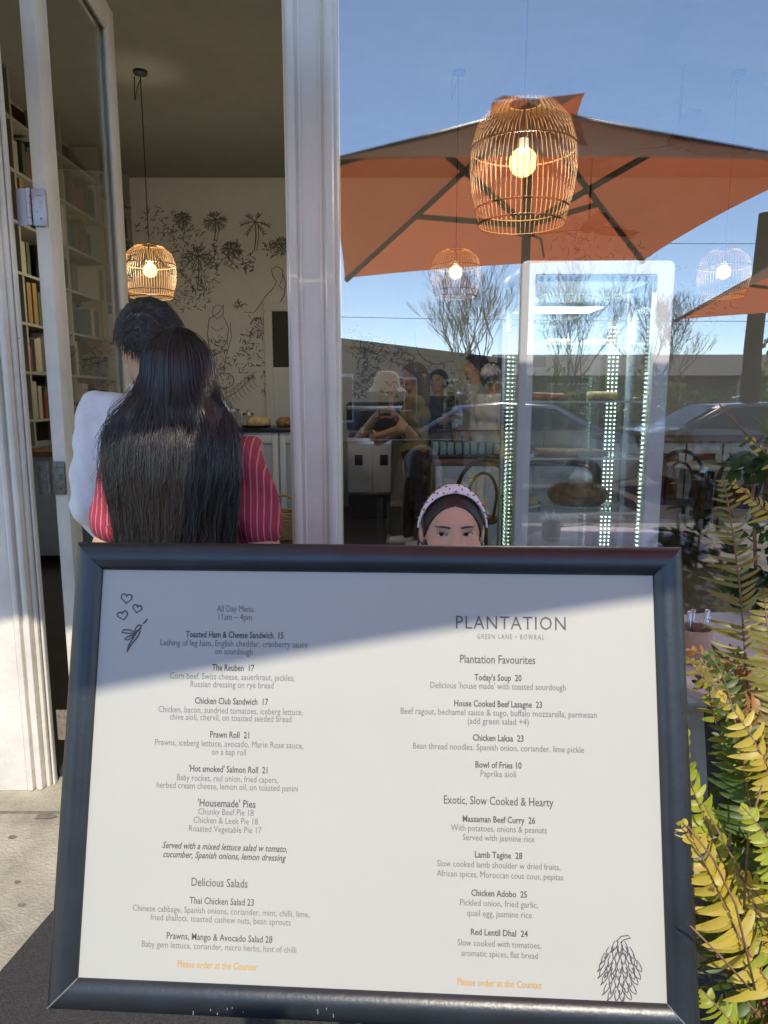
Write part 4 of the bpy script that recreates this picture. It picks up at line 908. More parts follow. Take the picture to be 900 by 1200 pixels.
lamp_at('rattan pendant lamp seen through the doorway above the man in white', 176, 317, 6.2, .43, .44)
lamp_at('far rattan pendant lamp left of the top of the cake fridge', 534, 319, 6.2, .43, .40, 7)
lamp_at('far rattan pendant lamp on the right of the cake fridge', 848, 319, 6.2, .43, .40, 7)
def fan(label, px, py, Y, rz):
    p = atY(px, py, Y); t = thing('ceiling_fan', label, 'ceiling fan', p, rz)
    mb = MB(); mb.tube([(0, 0, 0), (0, 0, 4.0 - p.z - .004)], .012, 10); mb.build('rod', M['dark_timber'], t)
    mb = MB(); mb.lathe([(0, .07), (.06, .06), (.09, .02), (.08, -.03), (0, -.05)], (0, 0, 0), 24); mb.build('motor', M['dark_timber'], t, 60)
    for k in range(3):
        a = 2 * math.pi * k / 3; mb = MB(); V = []; Fc = []
        for i in range(11):
            u = i / 10; r = .07 + .62 * u; hw_ = .035 + .06 * math.sin(math.pi * min(1, u * 1.02) ** .8) + .012; sw = .07 * math.sin(u * 2.4)
            for sg, dz in ((-1, .022), (1, -.022)):
                for tk in (0, .008): x, y = r, sw + sg * hw_; V.append((x * math.cos(a) - y * math.sin(a), x * math.sin(a) + y * math.cos(a), dz * (1 - .5 * u) + tk))
        for i in range(10):
            b = i * 4; Fc += [[b, b + 4, b + 6, b + 2], [b + 1, b + 3, b + 7, b + 5], [b, b + 1, b + 5, b + 4], [b + 2, b + 6, b + 7, b + 3]]
        Fc += [[0, 2, 3, 1], [40, 41, 43, 42]]; mb.add(V, Fc); mb.build('blade', M['dark_timber'], t, 50)
fan('dark ceiling fan high on the right behind the window', 795, 168, 6.1, R(12)); fan('dark ceiling fan further back above the cake fridge', 690, 268, 8.3, R(20))

# ------------------------------------------------------------------ interior furniture
bs = thing('bookcase', 'dark bookcase of long shelves covering the left wall behind the door', 'bookcase', (-3.14, 6.7, .03))
mb = MB()
ys = [4.3, 5.2, 6.1, 7.0, 7.9, 8.8]
for y in ys: mb.box(-3.298, -2.98, y - .015, y + .015, 1.0, 3.98)
mb.build('upright', M['shelf_grey'], bs, 0)
shz = [1.20 + .40 * i for i in range(7)]
for z in shz:
    mb = MB(); mb.box(-3.297, -2.975, 4.285, 8.815, z, z + .024); mb.build('shelf', M['shelf_grey'], bs, 0)
mb = MB(); mb.box(-3.2995, -3.288, 4.29, 8.81, 1.0, 3.97); mb.build('back_panel', M['dark_timber'], bs, 0)
localize(bs)
protos = []
for i in range(7):
    mb = MB(); hh = .22 + .02 * i; mb.box(-.10, .10, -.022 - .002 * i, .022 + .002 * i, 0, hh, .003); b_ = mb.build('book', M['book%d' % i], None, 0)
    tag(b_, 'book standing on the dark wall shelves behind the open door', 'book', 'books on the wall shelves'); protos.append(b_)
first = [True] * 7; nb = 0; rk = random.Random(9)
for z in shz[-2::-1]:
    for c in range(5):
        y = ys[c] + .03
        if c < 2: continue
        while y < ys[c + 1] - .09 and nb < 290:
            if rk.random() < .2: y += rk.uniform(.08, .3); continue
            i = rk.randrange(7); wd = .046 + .004 * i
            o = protos[i] if first[i] else protos[i].copy()
            if not first[i]: col.objects.link(o)
            first[i] = False; nb += 1
            o.location = (-3.08 + rk.uniform(-.02, .02), y + wd / 2, z + .0245); o.scale = (1, 1, rk.uniform(.85, 1.15)); y += wd + rk.uniform(.002, .03)
sc_ = thing('side_cabinet', 'low white cabinet with timber top under the wall bookcase', 'cabinet', (-2.75, 7.2, .03))
mb = MB(); mb.box(-3.0, -2.4, 5.8, 8.9, .1, .93, .006); mb.build('carcass', M['cabinet_blue'], sc_); mb = MB(); mb.box(-3.02, -2.36, 5.75, 8.92, .932, .975, .006); mb.build('top', M['timber'], sc_)
for k in range(4):
    y = 5.85 + k * .76; mb = MB(); mb.box(-2.398, -2.38, y, y + .72, .14, .90, .004); dr_ = mb.build('cabinet_door', M['cabinet_blue'], sc_); mb = MB(); mb.box(-2.379, -2.365, y + .32, y + .42, .78, .795, .004); mb.build('handle', M['steel'], dr_)
localize(sc_)
def panel_counter(label, x0, x1, y0, y1, zt, body, top, np_):
    t = thing('counter', label, 'counter', ((x0 + x1) / 2, (y0 + y1) / 2, .03))
    mb = MB(); mb.box(x0, x1, y0, y1, .032, zt - .045, .004); mb.build('carcass', body, t)
    mb = MB(); mb.box(x0 - .03, x1 + .03, y0 - .05, y1 + .03, zt - .044, zt, .006); mb.build('top', top, t)
    mb = MB(); wd = (x1 - x0) / np_
    for i in range(np_):
        a = x0 + i * wd; mb.box(a + .01, a + .07, y0 - .02, y0 - .001, .05, zt - .05, .006); mb.box(a + wd - .07, a + wd - .01, y0 - .02, y0 - .001, .05, zt - .05, .006)
        mb.box(a + .0705, a + wd - .0705, y0 - .019, y0 - .001, .05, .16, .006); mb.box(a + .0705, a + wd - .0705, y0 - .019, y0 - .001, zt - .16, zt - .05, .006)
    mb.build('panel_moulding', M['white_cab'], t); localize(t); return t
panel_counter('grey blue panelled counter with black top seen through the doorway', -2.2, -.72, 7.4, 8.1, 1.10, M['cabinet_blue'], M['stone_black'], 4)
panel_counter('white panelled counter with timber top behind the window, left of the cake fridge', .46, 1.75, 6.3, 6.95, .86, M['white_cab'], M['timber'], 3)
panel_counter('red brown timber counter on the far right behind the window', 2.35, 4.6, 7.3, 7.9, 1.0, M['red_timber'], M['timber'], 6)
# food and jars on the panelled counter
for i, (px, py, r, h, m) in enumerate(((272, 492, .10, .16, 'clear'), (291, 496, .07, .12, 'clear'), (262, 488, .05, .15, 'clear'))):
    p = atY(px, py, 7.62); t = tag(None or thing('glass_jar', ('wide clear glass jar on black counter beside the woman', 'low clear glass jar on black counter, nearest the wrapped bread', 'narrow clear glass jar on black counter, half hidden by hair')[i], 'jar', (p.x, 7.62, 1.102)), ('wide clear glass jar on black counter beside the woman', 'low clear glass jar on black counter, nearest the wrapped bread', 'narrow clear glass jar on black counter, half hidden by hair')[i], 'jar')
    mb = MB(); mb.lathe([(0, 0), (r * .95, 0), (r, .01), (r, h * .8), (r * .8, h * .92), (r * .8, h), (r * .76, h), (r * .76, h * .92), (r * .95, h * .8), (r * .95, .012), (0, .01)], (0, 0, 0), 20); mb.build('jar_glass', M['clear'], t, 60)
    mb = MB(); mb.lathe([(0, 0), (r * .84, 0), (r * .84, .025), (.012, .03), (.016, .05), (0, .06)], (0, 0, h + .001), 18); mb.build('lid', M['steel'], t, 60)
def loaf(label, px, Y, z, wx, h, m):
    p = atY(px, 480, Y); t = thing('bread_loaf', label, 'bread', (p.x, Y, z)); mb = MB(); V, Q = snets(lambda P: np.maximum(sdf([ell((0, 0, h * .4), (wx, .09, h * .62))], P, .02) + .006 * wob(P, 40), -P[:, 2]), (-wx - .05, -.16, -.03), (wx + .05, .16, h + .08), .014); mb.add(V, Q); mb.build('crust', m, t, 180)
loaf('golden bread loaf in wrapping on the black counter', 303, 7.6, 1.10, .13, .12, M['cake_pale']); loaf('dark brown loaf at the end of the black counter', 334, 7.66, 1.10, .10, .10, M['cake_dark'])
mc = thing('tray', 'black tray lying on the front edge of the black counter', 'tray', (atY(300, 490, 7.45).x, 7.46, 1.102)); mb = MB(); mb.lathe([(0, .004), (.13, .004), (.15, .02), (.155, .02), (.135, 0), (0, 0)], (0, 0, 0), 28); mb.build('dish', M['plastic_black'], mc, 60)
# wicker basket on the floor
bk = thing('wicker_basket', 'round wicker basket with arched handle on the floor below the counter', 'basket', (atY(331, 560, 6.9).x, 6.9, .032)); mb = MB()
for i in range(13):
    z = .012 + i * .021; r = .13 + .035 * math.sin(i / 12 * 2.2)
    mb.tube([(r * (1 + .03 * math.cos(12 * a + i * 3.14)) * math.cos(a), r * (1 + .03 * math.cos(12 * a + i * 3.14)) * math.sin(a), z) for a in np.linspace(0, 6.2832, 61)], .0105, 6, cap=False)
mb.lathe([(0, 0), (.12, 0), (.12, .01), (0, .01)], (0, 0, .001), 24); mb.build('weave', M['wicker'], bk, 180)
mb = MB(); mb.tube([(.155 * math.cos(a), 0, .26 + .17 * math.sin(a)) for a in np.linspace(0, math.pi, 17)], .014, 8); mb.build('handle', M['wicker'], bk, 180)
# steel bar fridge, coffee grinder, display case, jars behind the window
sf = thing('bar_fridge', 'stainless under counter fridge with two doors behind the walking woman', 'fridge', (atY(432, 550, 8.1).x, 8.3, .03)); mb = MB(); mb.box(-.24, .26, -.25, .3, .28, .93, .008); mb.build('carcass', M['steel'], sf); mb = MB(); mb.box(-.23, .25, -.2, .29, .0, .278); mb.build('plinth', M['plastic_black'], sf)
for k, (a, b) in enumerate(((-.235, .04), (.05, .255))):
    mb = MB(); mb.box(a, b, -.275, -.252, .31, .86, .006); d_ = mb.build('fridge_door', M['white_cab'], sf); mb = MB(); mb.box(a + .08, a + .17, -.283, -.2755, .62, .74, .004); mb.build('handle', M['plastic_black'], d_)
cm = thing('coffee_machine', 'black and steel coffee machine on the back bench behind the walking woman', 'coffee machine', (atY(440, 480, 8.3).x, 8.35, .935)); mb = MB(); mb.box(-.33, .40, -.2, .25, .10, .42, .03); mb.box(-.30, .37, -.25, -.05, 0.0, .07, .01); mb.build('housing', M['black_metal'], cm)
mb = MB(); mb.box(-.32, .39, -.215, -.2, .33, .38, .004); mb.build('trim', M['steel'], cm)
for x in (-.15, .2): mb = MB(); mb.lathe([(0, .1), (.035, .1), (.035, .03), (.01, .0), (0, 0)], (x, -.18, .07 - .03), 14); mb.tube([(x, -.18, .09), (x, -.33, .08)], .012, 8); mb.build('group_head', M['steel'], cm)
dc = thing('display_case', 'low glass display case with blue edged trays on the timber counter', 'display case', (atY(545, 520, 6.5).x, 6.6, .862)); mb = MB(); mb.box(-.34, .36, -.2, .2, 0, .03, .004); mb.build('base', M['black_metal'], dc)
mb = MB(); mb.box(-.33, .35, -.19, -.184, .031, .24); mb.box(-.33, .35, -.183, .19, .241, .247); mb.build('case_glass', M['case_glass'], dc, 0)
for k in range(9): mb = MB(); mb.box(-.30 + k * .07, -.246 + k * .07, -.15, .1, .032, .14, .006); mb.build('tray', mat('tray_tint', (.45, .62, .66), .4), dc)
mb = MB()
for x in (-.335, .355): mb.tube([(x, -.187, .03), (x, -.187, .25)], .005, 6)
mb.tube([(-.335, -.187, .25), (.355, -.187, .25)], .005, 6); mb.build('rail', M['black_metal'], dc)
localize_ = None
wj = thing('drink_dispenser', 'big clear glass drink dispenser on the display case beside tall man', 'drink dispenser', (atY(536, 480, 6.62).x, 6.62, 1.111)); mb = MB(); mb.lathe([(0, 0), (.12, 0), (.13, .02), (.13, .26), (.09, .31), (.09, .33), (.085, .33), (.085, .31), (.124, .26), (.124, .022), (0, .015)], (0, 0, 0), 28); mb.build('jar_glass', M['clear'], wj, 60)
mb = MB(); mb.lathe([(0, .02), (.094, .015), (.096, 0), (0, 0)], (0, 0, .331), 24); mb.sphere((0, 0, .362), .016, 10); mb.build('lid', M['steel'], wj, 60)
# bentwood chairs and small tables inside
def bentwood(label, x, y, rz):
    t = thing('bentwood_chair', label, 'chair', (x, y, .03), rz, 'dark bentwood chairs inside the cafe')
    mb = MB(); mb.lathe([(0, .45), (.19, .45), (.205, .44), (.205, .425), (.19, .415), (0, .415)], (0, 0, 0), 28); mb.build('seat', M['dark_timber'], t, 50)
    for sx in (-1, 1): mb = MB(); mb.tube([(sx * .14, .13, .43), (sx * .16, .16, .2), (sx * .18, .19, .0)], [.017, .015, .012], 8); mb.build('leg', M['dark_timber'], t, 180)
    for sx in (-1, 1): mb = MB(); mb.tube([(sx * .17, -.16, .44), (sx * .18, -.19, .2), (sx * .19, -.24, .0)], [.017, .015, .012], 8); mb.build('leg', M['dark_timber'], t, 180)
    mb = MB(); mb.tube([(-.17, -.155, .44)] + [(-.20 * math.cos(a), -.20 - .04 * math.sin(a), .66 + .26 * math.sin(a)) for a in np.linspace(0, math.pi, 17)] + [(.17, -.155, .44)], .016, 8)
    mb.tube([(-.10, -.165, .44)] + [(-.115 * math.cos(a), -.20 - .03 * math.sin(a), .62 + .2 * math.sin(a)) for a in np.linspace(0, math.pi, 13)] + [(.10, -.165, .44)], .012, 8); mb.build('backrest', M['dark_timber'], t, 180)
    mb = MB(); mb.tube([(.15 * math.cos(a), .15 * math.sin(a) - .01, .2) for a in np.linspace(0, 6.283, 25)], .009, 6, cap=False); mb.build('stretcher', M['dark_timber'], t, 180)
    return t
c1 = bentwood('dark bentwood chair beside the white counter, just left of the cake fridge', atY(556, 560, 5.5).x, 5.5, R(10))
dup(c1, (atY(790, 540, 6.4).x, 6.4, .03), R(-8), 'dark bentwood chair next to the right edge of the cake fridge')
dup(c1, (atY(852, 540, 6.2).x, 6.2, .03), R(6), 'dark bentwood chair behind the ivy leaves on the far right')
def cafe_table(label, x, y, w, topm, z0=.03, h=.74):
    t = thing('cafe_table', label, 'table', (x, y, z0)); mb = MB(); mb.lathe([(0, h), (w - .01, h), (w, h - .008), (w, h - .025), (w - .01, h - .032), (0, h - .032)], (0, 0, 0), 40); mb.build('tabletop', topm, t, 50)
    mb = MB(); mb.tube([(0, 0, .03), (0, 0, h - .033)], .03, 14); mb.build('leg', M['black_metal'], t, 180); mb = MB(); mb.lathe([(0, .03), (.05, .03), (.22, .012), (.22, .0), (0, 0)], (0, 0, .001), 28); mb.build('foot', M['black_metal'], t, 60)
cafe_table('round pale table inside behind the bentwood chairs', atY(830, 545, 6.9).x, 6.85, .40, M['white_cab'])

# ------------------------------------------------------------------ outdoor table with pot of cutlery
cafe_table('round pinkish white table between the ferns and the shop window', 1.06, 1.72, .40, M['table_white'], 0, .75)
kp = thing('cutlery_pot', 'tan pot of cutlery standing on the pinkish table', 'pot', (atY(814, 730, 1.70).x, 1.70, .752)); mb = MB(); mb.lathe([(0, 0), (.036, 0), (.042, .004), (.044, .085), (.040, .085), (.038, .008), (0, .008)], (0, 0, 0), 28); mb.build('cup', M['kraft'], kp, 60)
for k in range(5): a = k * 1.3; mb = MB(); mb.tube([(.012 * math.cos(a), .012 * math.sin(a), .009), (.028 * math.cos(a), .028 * math.sin(a), .09), (.034 * math.cos(a), .034 * math.sin(a), .115 + .006 * k)], [.003, .003, .006], 6); mb.build('cutlery', M['steel'], kp, 180)

# ------------------------------------------------------------------ ferns beside the board
def frond_mesh(pts, n, ln, wd, droop=.25, up=(0, -.5, .85), twist=0, seed=0, ragged=.26):
    r = random.Random(seed); P = [Vector(p) for p in pts]; seg = [0]
    for i in range(1, len(P)): seg.append(seg[-1] + (P[i] - P[i - 1]).length)
    def at(s):
        s *= seg[-1]
        for i in range(1, len(P)):
            if s <= seg[i] + 1e-9:
                t = (s - seg[i - 1]) / (seg[i] - seg[i - 1]); a, b, c, d = P[max(0, i - 2)], P[i - 1], P[i], P[min(len(P) - 1, i + 1)]
                return .5 * ((2 * b) + (c - a) * t + (2 * a - 5 * b + 4 * c - d) * t * t + (3 * b - a - 3 * c + d) * t ** 3)
        return P[-1].copy()
    m = MB(); line = [at(i / 24) for i in range(25)]; m.tube(line, [.0024 * (1 - .75 * i / 24) + .0004 for i in range(25)], 6, 1)
    U = Vector(up).normalized()
    for i in range(n):
        s = .05 + .94 * i / (n - 1); c = at(s); t = (at(min(1, s + .02)) - at(max(0, s - .02))).normalized()
        side = t.cross(U).normalized(); nr = side.cross(t).normalized()
        env = min(1, .35 + s * 3.2) * (1 - max(0, (s - .45) / .55) ** 1.6 * .86)
        for sg in (-1, 1):
            if r.random() < ragged * .5: continue
            L = ln * env * r.uniform(.68, 1.14); W = wd * (.7 + .3 * env) * r.uniform(.85, 1.1)
            d = (side * sg + t * r.uniform(.05, .42) + nr * r.uniform(-.28, .35)).normalized(); dn = r.uniform(.2, 2.1) * droop; cw = d.cross(nr).normalized() * sg; q = r.uniform(-.6, .6)
            V = []; prof = ((0, .55), (.12, .95), (.4, 1), (.7, .78), (.9, .45), (1, .04))
            for u, w_ in prof:
                ce = c + d * (L * u) - nr * (dn * L * u * u) + t * (L * .12 * u * u); ww = (cw * math.cos(q) + nr * math.sin(q)) * (W * .5 * w_)
                V += [(ce + ww + nr * W * .12 * w_)[:], ce[:], (ce - ww + nr * W * .12 * w_)[:]]
            Fc = []
            for k in range(5):
                b = k * 3; Fc += [[b, b + 1, b + 4, b + 3], [b + 1, b + 2, b + 5, b + 4]]
            m.add(V, Fc, 0)
    return m
FB = Vector((.80, .98, .34))
fern = thing('potted_fern', 'large sword fern with lime and yellow fronds in pot beside the menu board', 'fern', (FB.x, FB.y, 0))
mb = MB(); mb.lathe([(0, 0), (.13, 0), (.14, .01), (.19, .30), (.205, .30), (.205, .335), (.185, .335), (.175, .30), (0, .30)], (FB.x, FB.y, .005), 36); mb.build('pot', M['terracotta'], fern, 50)
def px3(l): return [atY(x, y, Y) for x, y, Y in l]
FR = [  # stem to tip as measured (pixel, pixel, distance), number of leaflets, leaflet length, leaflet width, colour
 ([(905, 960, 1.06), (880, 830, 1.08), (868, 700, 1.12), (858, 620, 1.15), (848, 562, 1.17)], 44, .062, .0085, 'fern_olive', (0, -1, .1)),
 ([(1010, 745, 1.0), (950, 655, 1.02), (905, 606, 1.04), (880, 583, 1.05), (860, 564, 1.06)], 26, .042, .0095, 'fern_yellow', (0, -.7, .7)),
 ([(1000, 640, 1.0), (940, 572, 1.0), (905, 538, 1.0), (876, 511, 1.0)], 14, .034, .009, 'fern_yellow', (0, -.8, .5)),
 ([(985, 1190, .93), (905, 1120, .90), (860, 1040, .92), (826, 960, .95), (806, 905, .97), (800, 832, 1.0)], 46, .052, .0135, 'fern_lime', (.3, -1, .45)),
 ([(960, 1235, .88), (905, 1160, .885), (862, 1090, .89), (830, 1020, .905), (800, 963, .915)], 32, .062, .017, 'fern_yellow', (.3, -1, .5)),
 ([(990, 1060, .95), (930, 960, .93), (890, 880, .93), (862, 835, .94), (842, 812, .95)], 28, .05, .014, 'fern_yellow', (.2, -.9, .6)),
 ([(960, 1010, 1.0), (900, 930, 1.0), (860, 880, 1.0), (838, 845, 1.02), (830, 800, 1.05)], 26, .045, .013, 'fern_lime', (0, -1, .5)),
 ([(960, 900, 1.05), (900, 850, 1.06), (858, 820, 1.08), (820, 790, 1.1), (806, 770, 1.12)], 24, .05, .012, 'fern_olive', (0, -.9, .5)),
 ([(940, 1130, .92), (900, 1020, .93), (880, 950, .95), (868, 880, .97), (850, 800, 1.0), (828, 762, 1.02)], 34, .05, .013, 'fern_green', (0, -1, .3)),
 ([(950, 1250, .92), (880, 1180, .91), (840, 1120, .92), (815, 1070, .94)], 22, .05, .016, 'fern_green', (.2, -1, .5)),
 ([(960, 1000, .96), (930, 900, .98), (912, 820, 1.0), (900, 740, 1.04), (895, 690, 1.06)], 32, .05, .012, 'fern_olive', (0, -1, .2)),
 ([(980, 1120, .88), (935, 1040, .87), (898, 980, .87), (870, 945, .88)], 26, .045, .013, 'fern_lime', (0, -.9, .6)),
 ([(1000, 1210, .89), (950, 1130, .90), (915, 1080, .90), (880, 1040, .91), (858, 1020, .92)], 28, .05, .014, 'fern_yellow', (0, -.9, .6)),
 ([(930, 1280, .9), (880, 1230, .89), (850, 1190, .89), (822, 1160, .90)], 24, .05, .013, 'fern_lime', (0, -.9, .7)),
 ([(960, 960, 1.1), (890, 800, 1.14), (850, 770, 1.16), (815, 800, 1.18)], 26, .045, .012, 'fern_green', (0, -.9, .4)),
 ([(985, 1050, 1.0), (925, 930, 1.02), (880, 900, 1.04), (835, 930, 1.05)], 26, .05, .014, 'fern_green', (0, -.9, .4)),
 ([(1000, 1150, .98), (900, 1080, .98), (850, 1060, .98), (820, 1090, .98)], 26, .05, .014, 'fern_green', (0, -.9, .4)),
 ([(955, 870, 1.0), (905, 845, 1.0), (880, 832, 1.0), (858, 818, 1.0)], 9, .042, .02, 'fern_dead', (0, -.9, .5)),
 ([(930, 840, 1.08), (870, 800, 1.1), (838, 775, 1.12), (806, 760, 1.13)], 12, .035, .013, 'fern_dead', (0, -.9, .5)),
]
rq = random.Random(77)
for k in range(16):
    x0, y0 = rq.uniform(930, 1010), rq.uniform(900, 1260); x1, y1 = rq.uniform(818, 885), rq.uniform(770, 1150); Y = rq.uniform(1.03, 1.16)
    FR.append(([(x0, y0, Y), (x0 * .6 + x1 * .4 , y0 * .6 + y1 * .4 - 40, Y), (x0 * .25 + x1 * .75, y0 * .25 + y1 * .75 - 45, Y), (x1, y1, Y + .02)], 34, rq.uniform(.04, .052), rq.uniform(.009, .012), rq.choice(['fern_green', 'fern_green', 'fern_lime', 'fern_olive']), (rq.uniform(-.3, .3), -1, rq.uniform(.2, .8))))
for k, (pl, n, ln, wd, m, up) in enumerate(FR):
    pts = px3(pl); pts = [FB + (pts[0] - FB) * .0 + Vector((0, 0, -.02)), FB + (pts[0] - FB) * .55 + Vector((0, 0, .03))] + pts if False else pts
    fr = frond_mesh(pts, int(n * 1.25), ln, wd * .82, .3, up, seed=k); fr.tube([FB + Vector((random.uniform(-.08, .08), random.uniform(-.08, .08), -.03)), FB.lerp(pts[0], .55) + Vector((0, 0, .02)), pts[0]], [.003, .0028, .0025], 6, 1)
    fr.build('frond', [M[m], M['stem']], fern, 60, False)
rf = random.Random(21)
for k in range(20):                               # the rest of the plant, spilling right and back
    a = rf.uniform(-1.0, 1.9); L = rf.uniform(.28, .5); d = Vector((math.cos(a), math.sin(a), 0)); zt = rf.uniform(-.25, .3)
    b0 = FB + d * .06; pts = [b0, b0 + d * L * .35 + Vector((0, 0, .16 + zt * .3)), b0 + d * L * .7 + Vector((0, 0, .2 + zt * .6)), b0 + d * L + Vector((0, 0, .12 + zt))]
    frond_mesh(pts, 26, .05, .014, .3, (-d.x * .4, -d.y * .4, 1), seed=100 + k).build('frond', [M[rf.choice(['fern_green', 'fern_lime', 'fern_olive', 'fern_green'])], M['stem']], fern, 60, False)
mb = MB()
for l in ([(806, 968, .90), (835, 1005, .885), (862, 1060, .88), (885, 1160, .87)], [(826, 944, .92), (858, 1005, .91), (885, 1060, .90), (905, 1100, .89)], [(809, 1085, .85), (842, 1118, .86), (880, 1160, .86)], [(843, 474, 1.0), (862, 495, 1.0), (880, 514, 1.0)], [(893, 920, .9), (878, 970, .9), (872, 1060, .9)]):
    mb = MB(); P = px3(l); mb.tube(P, [.0012] + [.0017] * (len(P) - 1), 6); mb.build('dry_stem', M['stem'], fern, 180)
localize(fern)

# leafy shrub between table and window
def leaf_cloud(mb, c, r, n, ls, rr, flat=.3, mi=0):
    for _ in range(n):
        a, b = rr.uniform(0, 6.283), math.acos(rr.uniform(-1, 1)); q = rr.random() ** .45
        p = Vector((c[0] + r[0] * q * math.sin(b) * math.cos(a), c[1] + r[1] * q * math.sin(b) * math.sin(a), c[2] + r[2] * q * math.cos(b)))
        d = Vector((rr.gauss(0, 1), rr.gauss(0, 1), rr.gauss(0, .6))).normalized(); n_ = Vector((rr.gauss(0, .6), rr.gauss(-.3, .6), 1)).normalized(); s = d.cross(n_).normalized(); l = ls * rr.uniform(.6, 1.3)
        V = [p, p + d * l * .35 + s * l * .36, p + d * l * .55 - n_ * l * .06, p + d * l * .35 - s * l * .36, p + d * l - n_ * l * .2]
        mb.add([v[:] for v in V], [[0, 1, 2], [0, 2, 3], [1, 4, 2], [3, 2, 4]], mi)
sb_ = thing('leafy_shrub', 'dark green ivy leaved shrub in pot in front of the window at far right', 'shrub', (1.22, 2.16, 0)); rr = random.Random(4)
mb = MB(); mb.lathe([(0, 0), (.13, 0), (.17, .36), (.16, .36), (.15, .32), (0, .32)], (1.22, 2.16, .005), 30); mb.build('pot', M['charcoal_cloth'], sb_, 50)
mb = MB()
for (x, y, z, rx, rz_, n) in ((1.12, 2.16, 1.21, .10, .06, 46), (1.27, 2.16, 1.17, .12, .08, 60), (1.24, 2.18, .98, .10, .12, 80), (1.16, 2.16, .82, .12, .1, 90), (1.30, 2.14, .70, .14, .16, 110), (1.15, 2.18, .55, .13, .12, 100)): leaf_cloud(mb, (x, y, z), (rx, .08, rz_), n, .06, rr)
mb.build('foliage', M['shrub'], sb_, 0, False)
mb = MB()
for x, z in ((1.12, 1.22), (1.27, 1.2), (1.15, .85), (1.3, .75)): mb.tube([(1.22, 2.16, .3), ((1.22 + x) / 2, 2.17, z * .6 + .1), (x, 2.16, z)], [.008, .006, .003], 6)
mb.build('stem', M['stem'], sb_, 180); localize(sb_)

# ------------------------------------------------------------------ umbrellas over the footpath
def umbrella(label, off=(0, 0, 0)):
    t = thing('cafe_umbrella', label, 'umbrella', (.80, .74, 0), 0, 'cafe umbrellas on the footpath')
    c = [Vector(p) for p in ((-.28, -.34, 2.246), (1.78, -.14, 2.334), (1.88, 1.74, 2.385), (-.265, 1.74, 2.39))]; ap = Vector((.80, .72, 3.00)); mb = MB(); n = 12
    for k in range(4):
        a, b = c[k], c[(k + 1) % 4]; V = []; Fc = []
        for i in range(n + 1):
            u = i / n; e = a.lerp(b, u); m_ = 4 * u * (1 - u); e = e + (ap - e) * (.016 * m_) ; e.z += .012 * m_
            for j in range(n + 1):
                v = j / n; p = e.lerp(ap, v); p.z -= .045 * m_ * math.sin(math.pi * min(1, v * 1.0)) * .9 + .02 * math.sin(math.pi * v); V.append(p[:])
        for i in range(n):
            for j in range(n): q = i * (n + 1) + j; Fc.append([q, q + n + 1, q + n + 2, q + 1])
        mb.add(V, Fc)
    mb.build('canopy', M['canopy'], t, 25, True)
    mb = MB(); V = []; Fc = []; cc = [Vector((.80 + sx * .24, .72 + sy * .24, 2.895 + dz)) for sx, sy, dz in ((-1, -1, .02), (1, -1, .02), (1, 1, .03), (-1, 1, .015))]
    for k in range(4):
        a, b = cc[k], cc[(k + 1) % 4]; V = []
        for i in range(9):
            u = i / 8; e = a.lerp(b, u); e.z += .035 * math.sin(u * 7 + k)
            for v in (0, .5, 1): p = e.lerp(Vector((.80, .72, 3.02)), v); V.append(p[:])
        mb.add(V, [[i * 3 + j, (i + 1) * 3 + j, (i + 1) * 3 + j + 1, i * 3 + j + 1] for i in range(8) for j in range(2)])
    mb.build('vent_flap', M['canopy'], t, 30, True)
    mb = MB(); mb.tube([(.80, .74, .02), (.80, .74, 2.99)], .026, 16); mb.build('pole', M['pole_grey'], t, 180)
    hub = Vector((.80, .73, 2.36)); mb = MB(); mb.lathe([(.027, -.06), (.05, -.05), (.055, .03), (.04, .06), (.027, .06)], hub[:], 18); mb.tube([(.83, .73, 2.31), (.89, .71, 2.29), (.91, .71, 2.19)], .006, 6); mb.build('runner', M['pole_grey'], t, 60)
    for p in c:
        e = p + (ap - p) * .01 - Vector((0, 0, .022)); m_ = e.lerp(ap - Vector((0, 0, .03)), .45) ; mb = MB(); mb.tube([e, e.lerp(ap, .5) - Vector((0, 0, .022)), ap - Vector((0, 0, .04))], .019, 8); r_ = mb.build('rib', M['pole_grey'], t, 180)
        mb = MB(); mb.tube([hub, e.lerp(ap, .45) - Vector((0, 0, .03))], .017, 8); mb.build('strut', M['pole_grey'], r_, 180)
    mb = MB(); mb.box(.50, 1.10, .44, 1.04, .005, .07, .01); mb.build('base_plate', M['black_metal'], t); localize(t); return t
U1 = umbrella('terracotta umbrella mirrored large in the shop window above the cake fridge')
u2 = dup(U1, (-1.31, 1.20, 0), R(5), 'unseen cream umbrella added to shade the open doorway'); u2.scale = (1.04, .80, 1.055)  # unseen copy, added and stretched to shade the casing and doorway
M['added_shade_canvas'] = mat('added_shade_canvas', (.62, .60, .55), .85, trans=(.38, (.75, .71, .64)))  # pale canvas so the added umbrella's shade stays neutral
for ch in u2.children:
    if ch.name.startswith(('canopy', 'vent')): ch.data = ch.data.copy(); ch.data.materials[0] = M['added_shade_canvas']
dup(U1, (.80 + 3.45, .74 - 2.75, 0), 0, 'terracotta umbrella whose corner is mirrored at the right edge of the window')

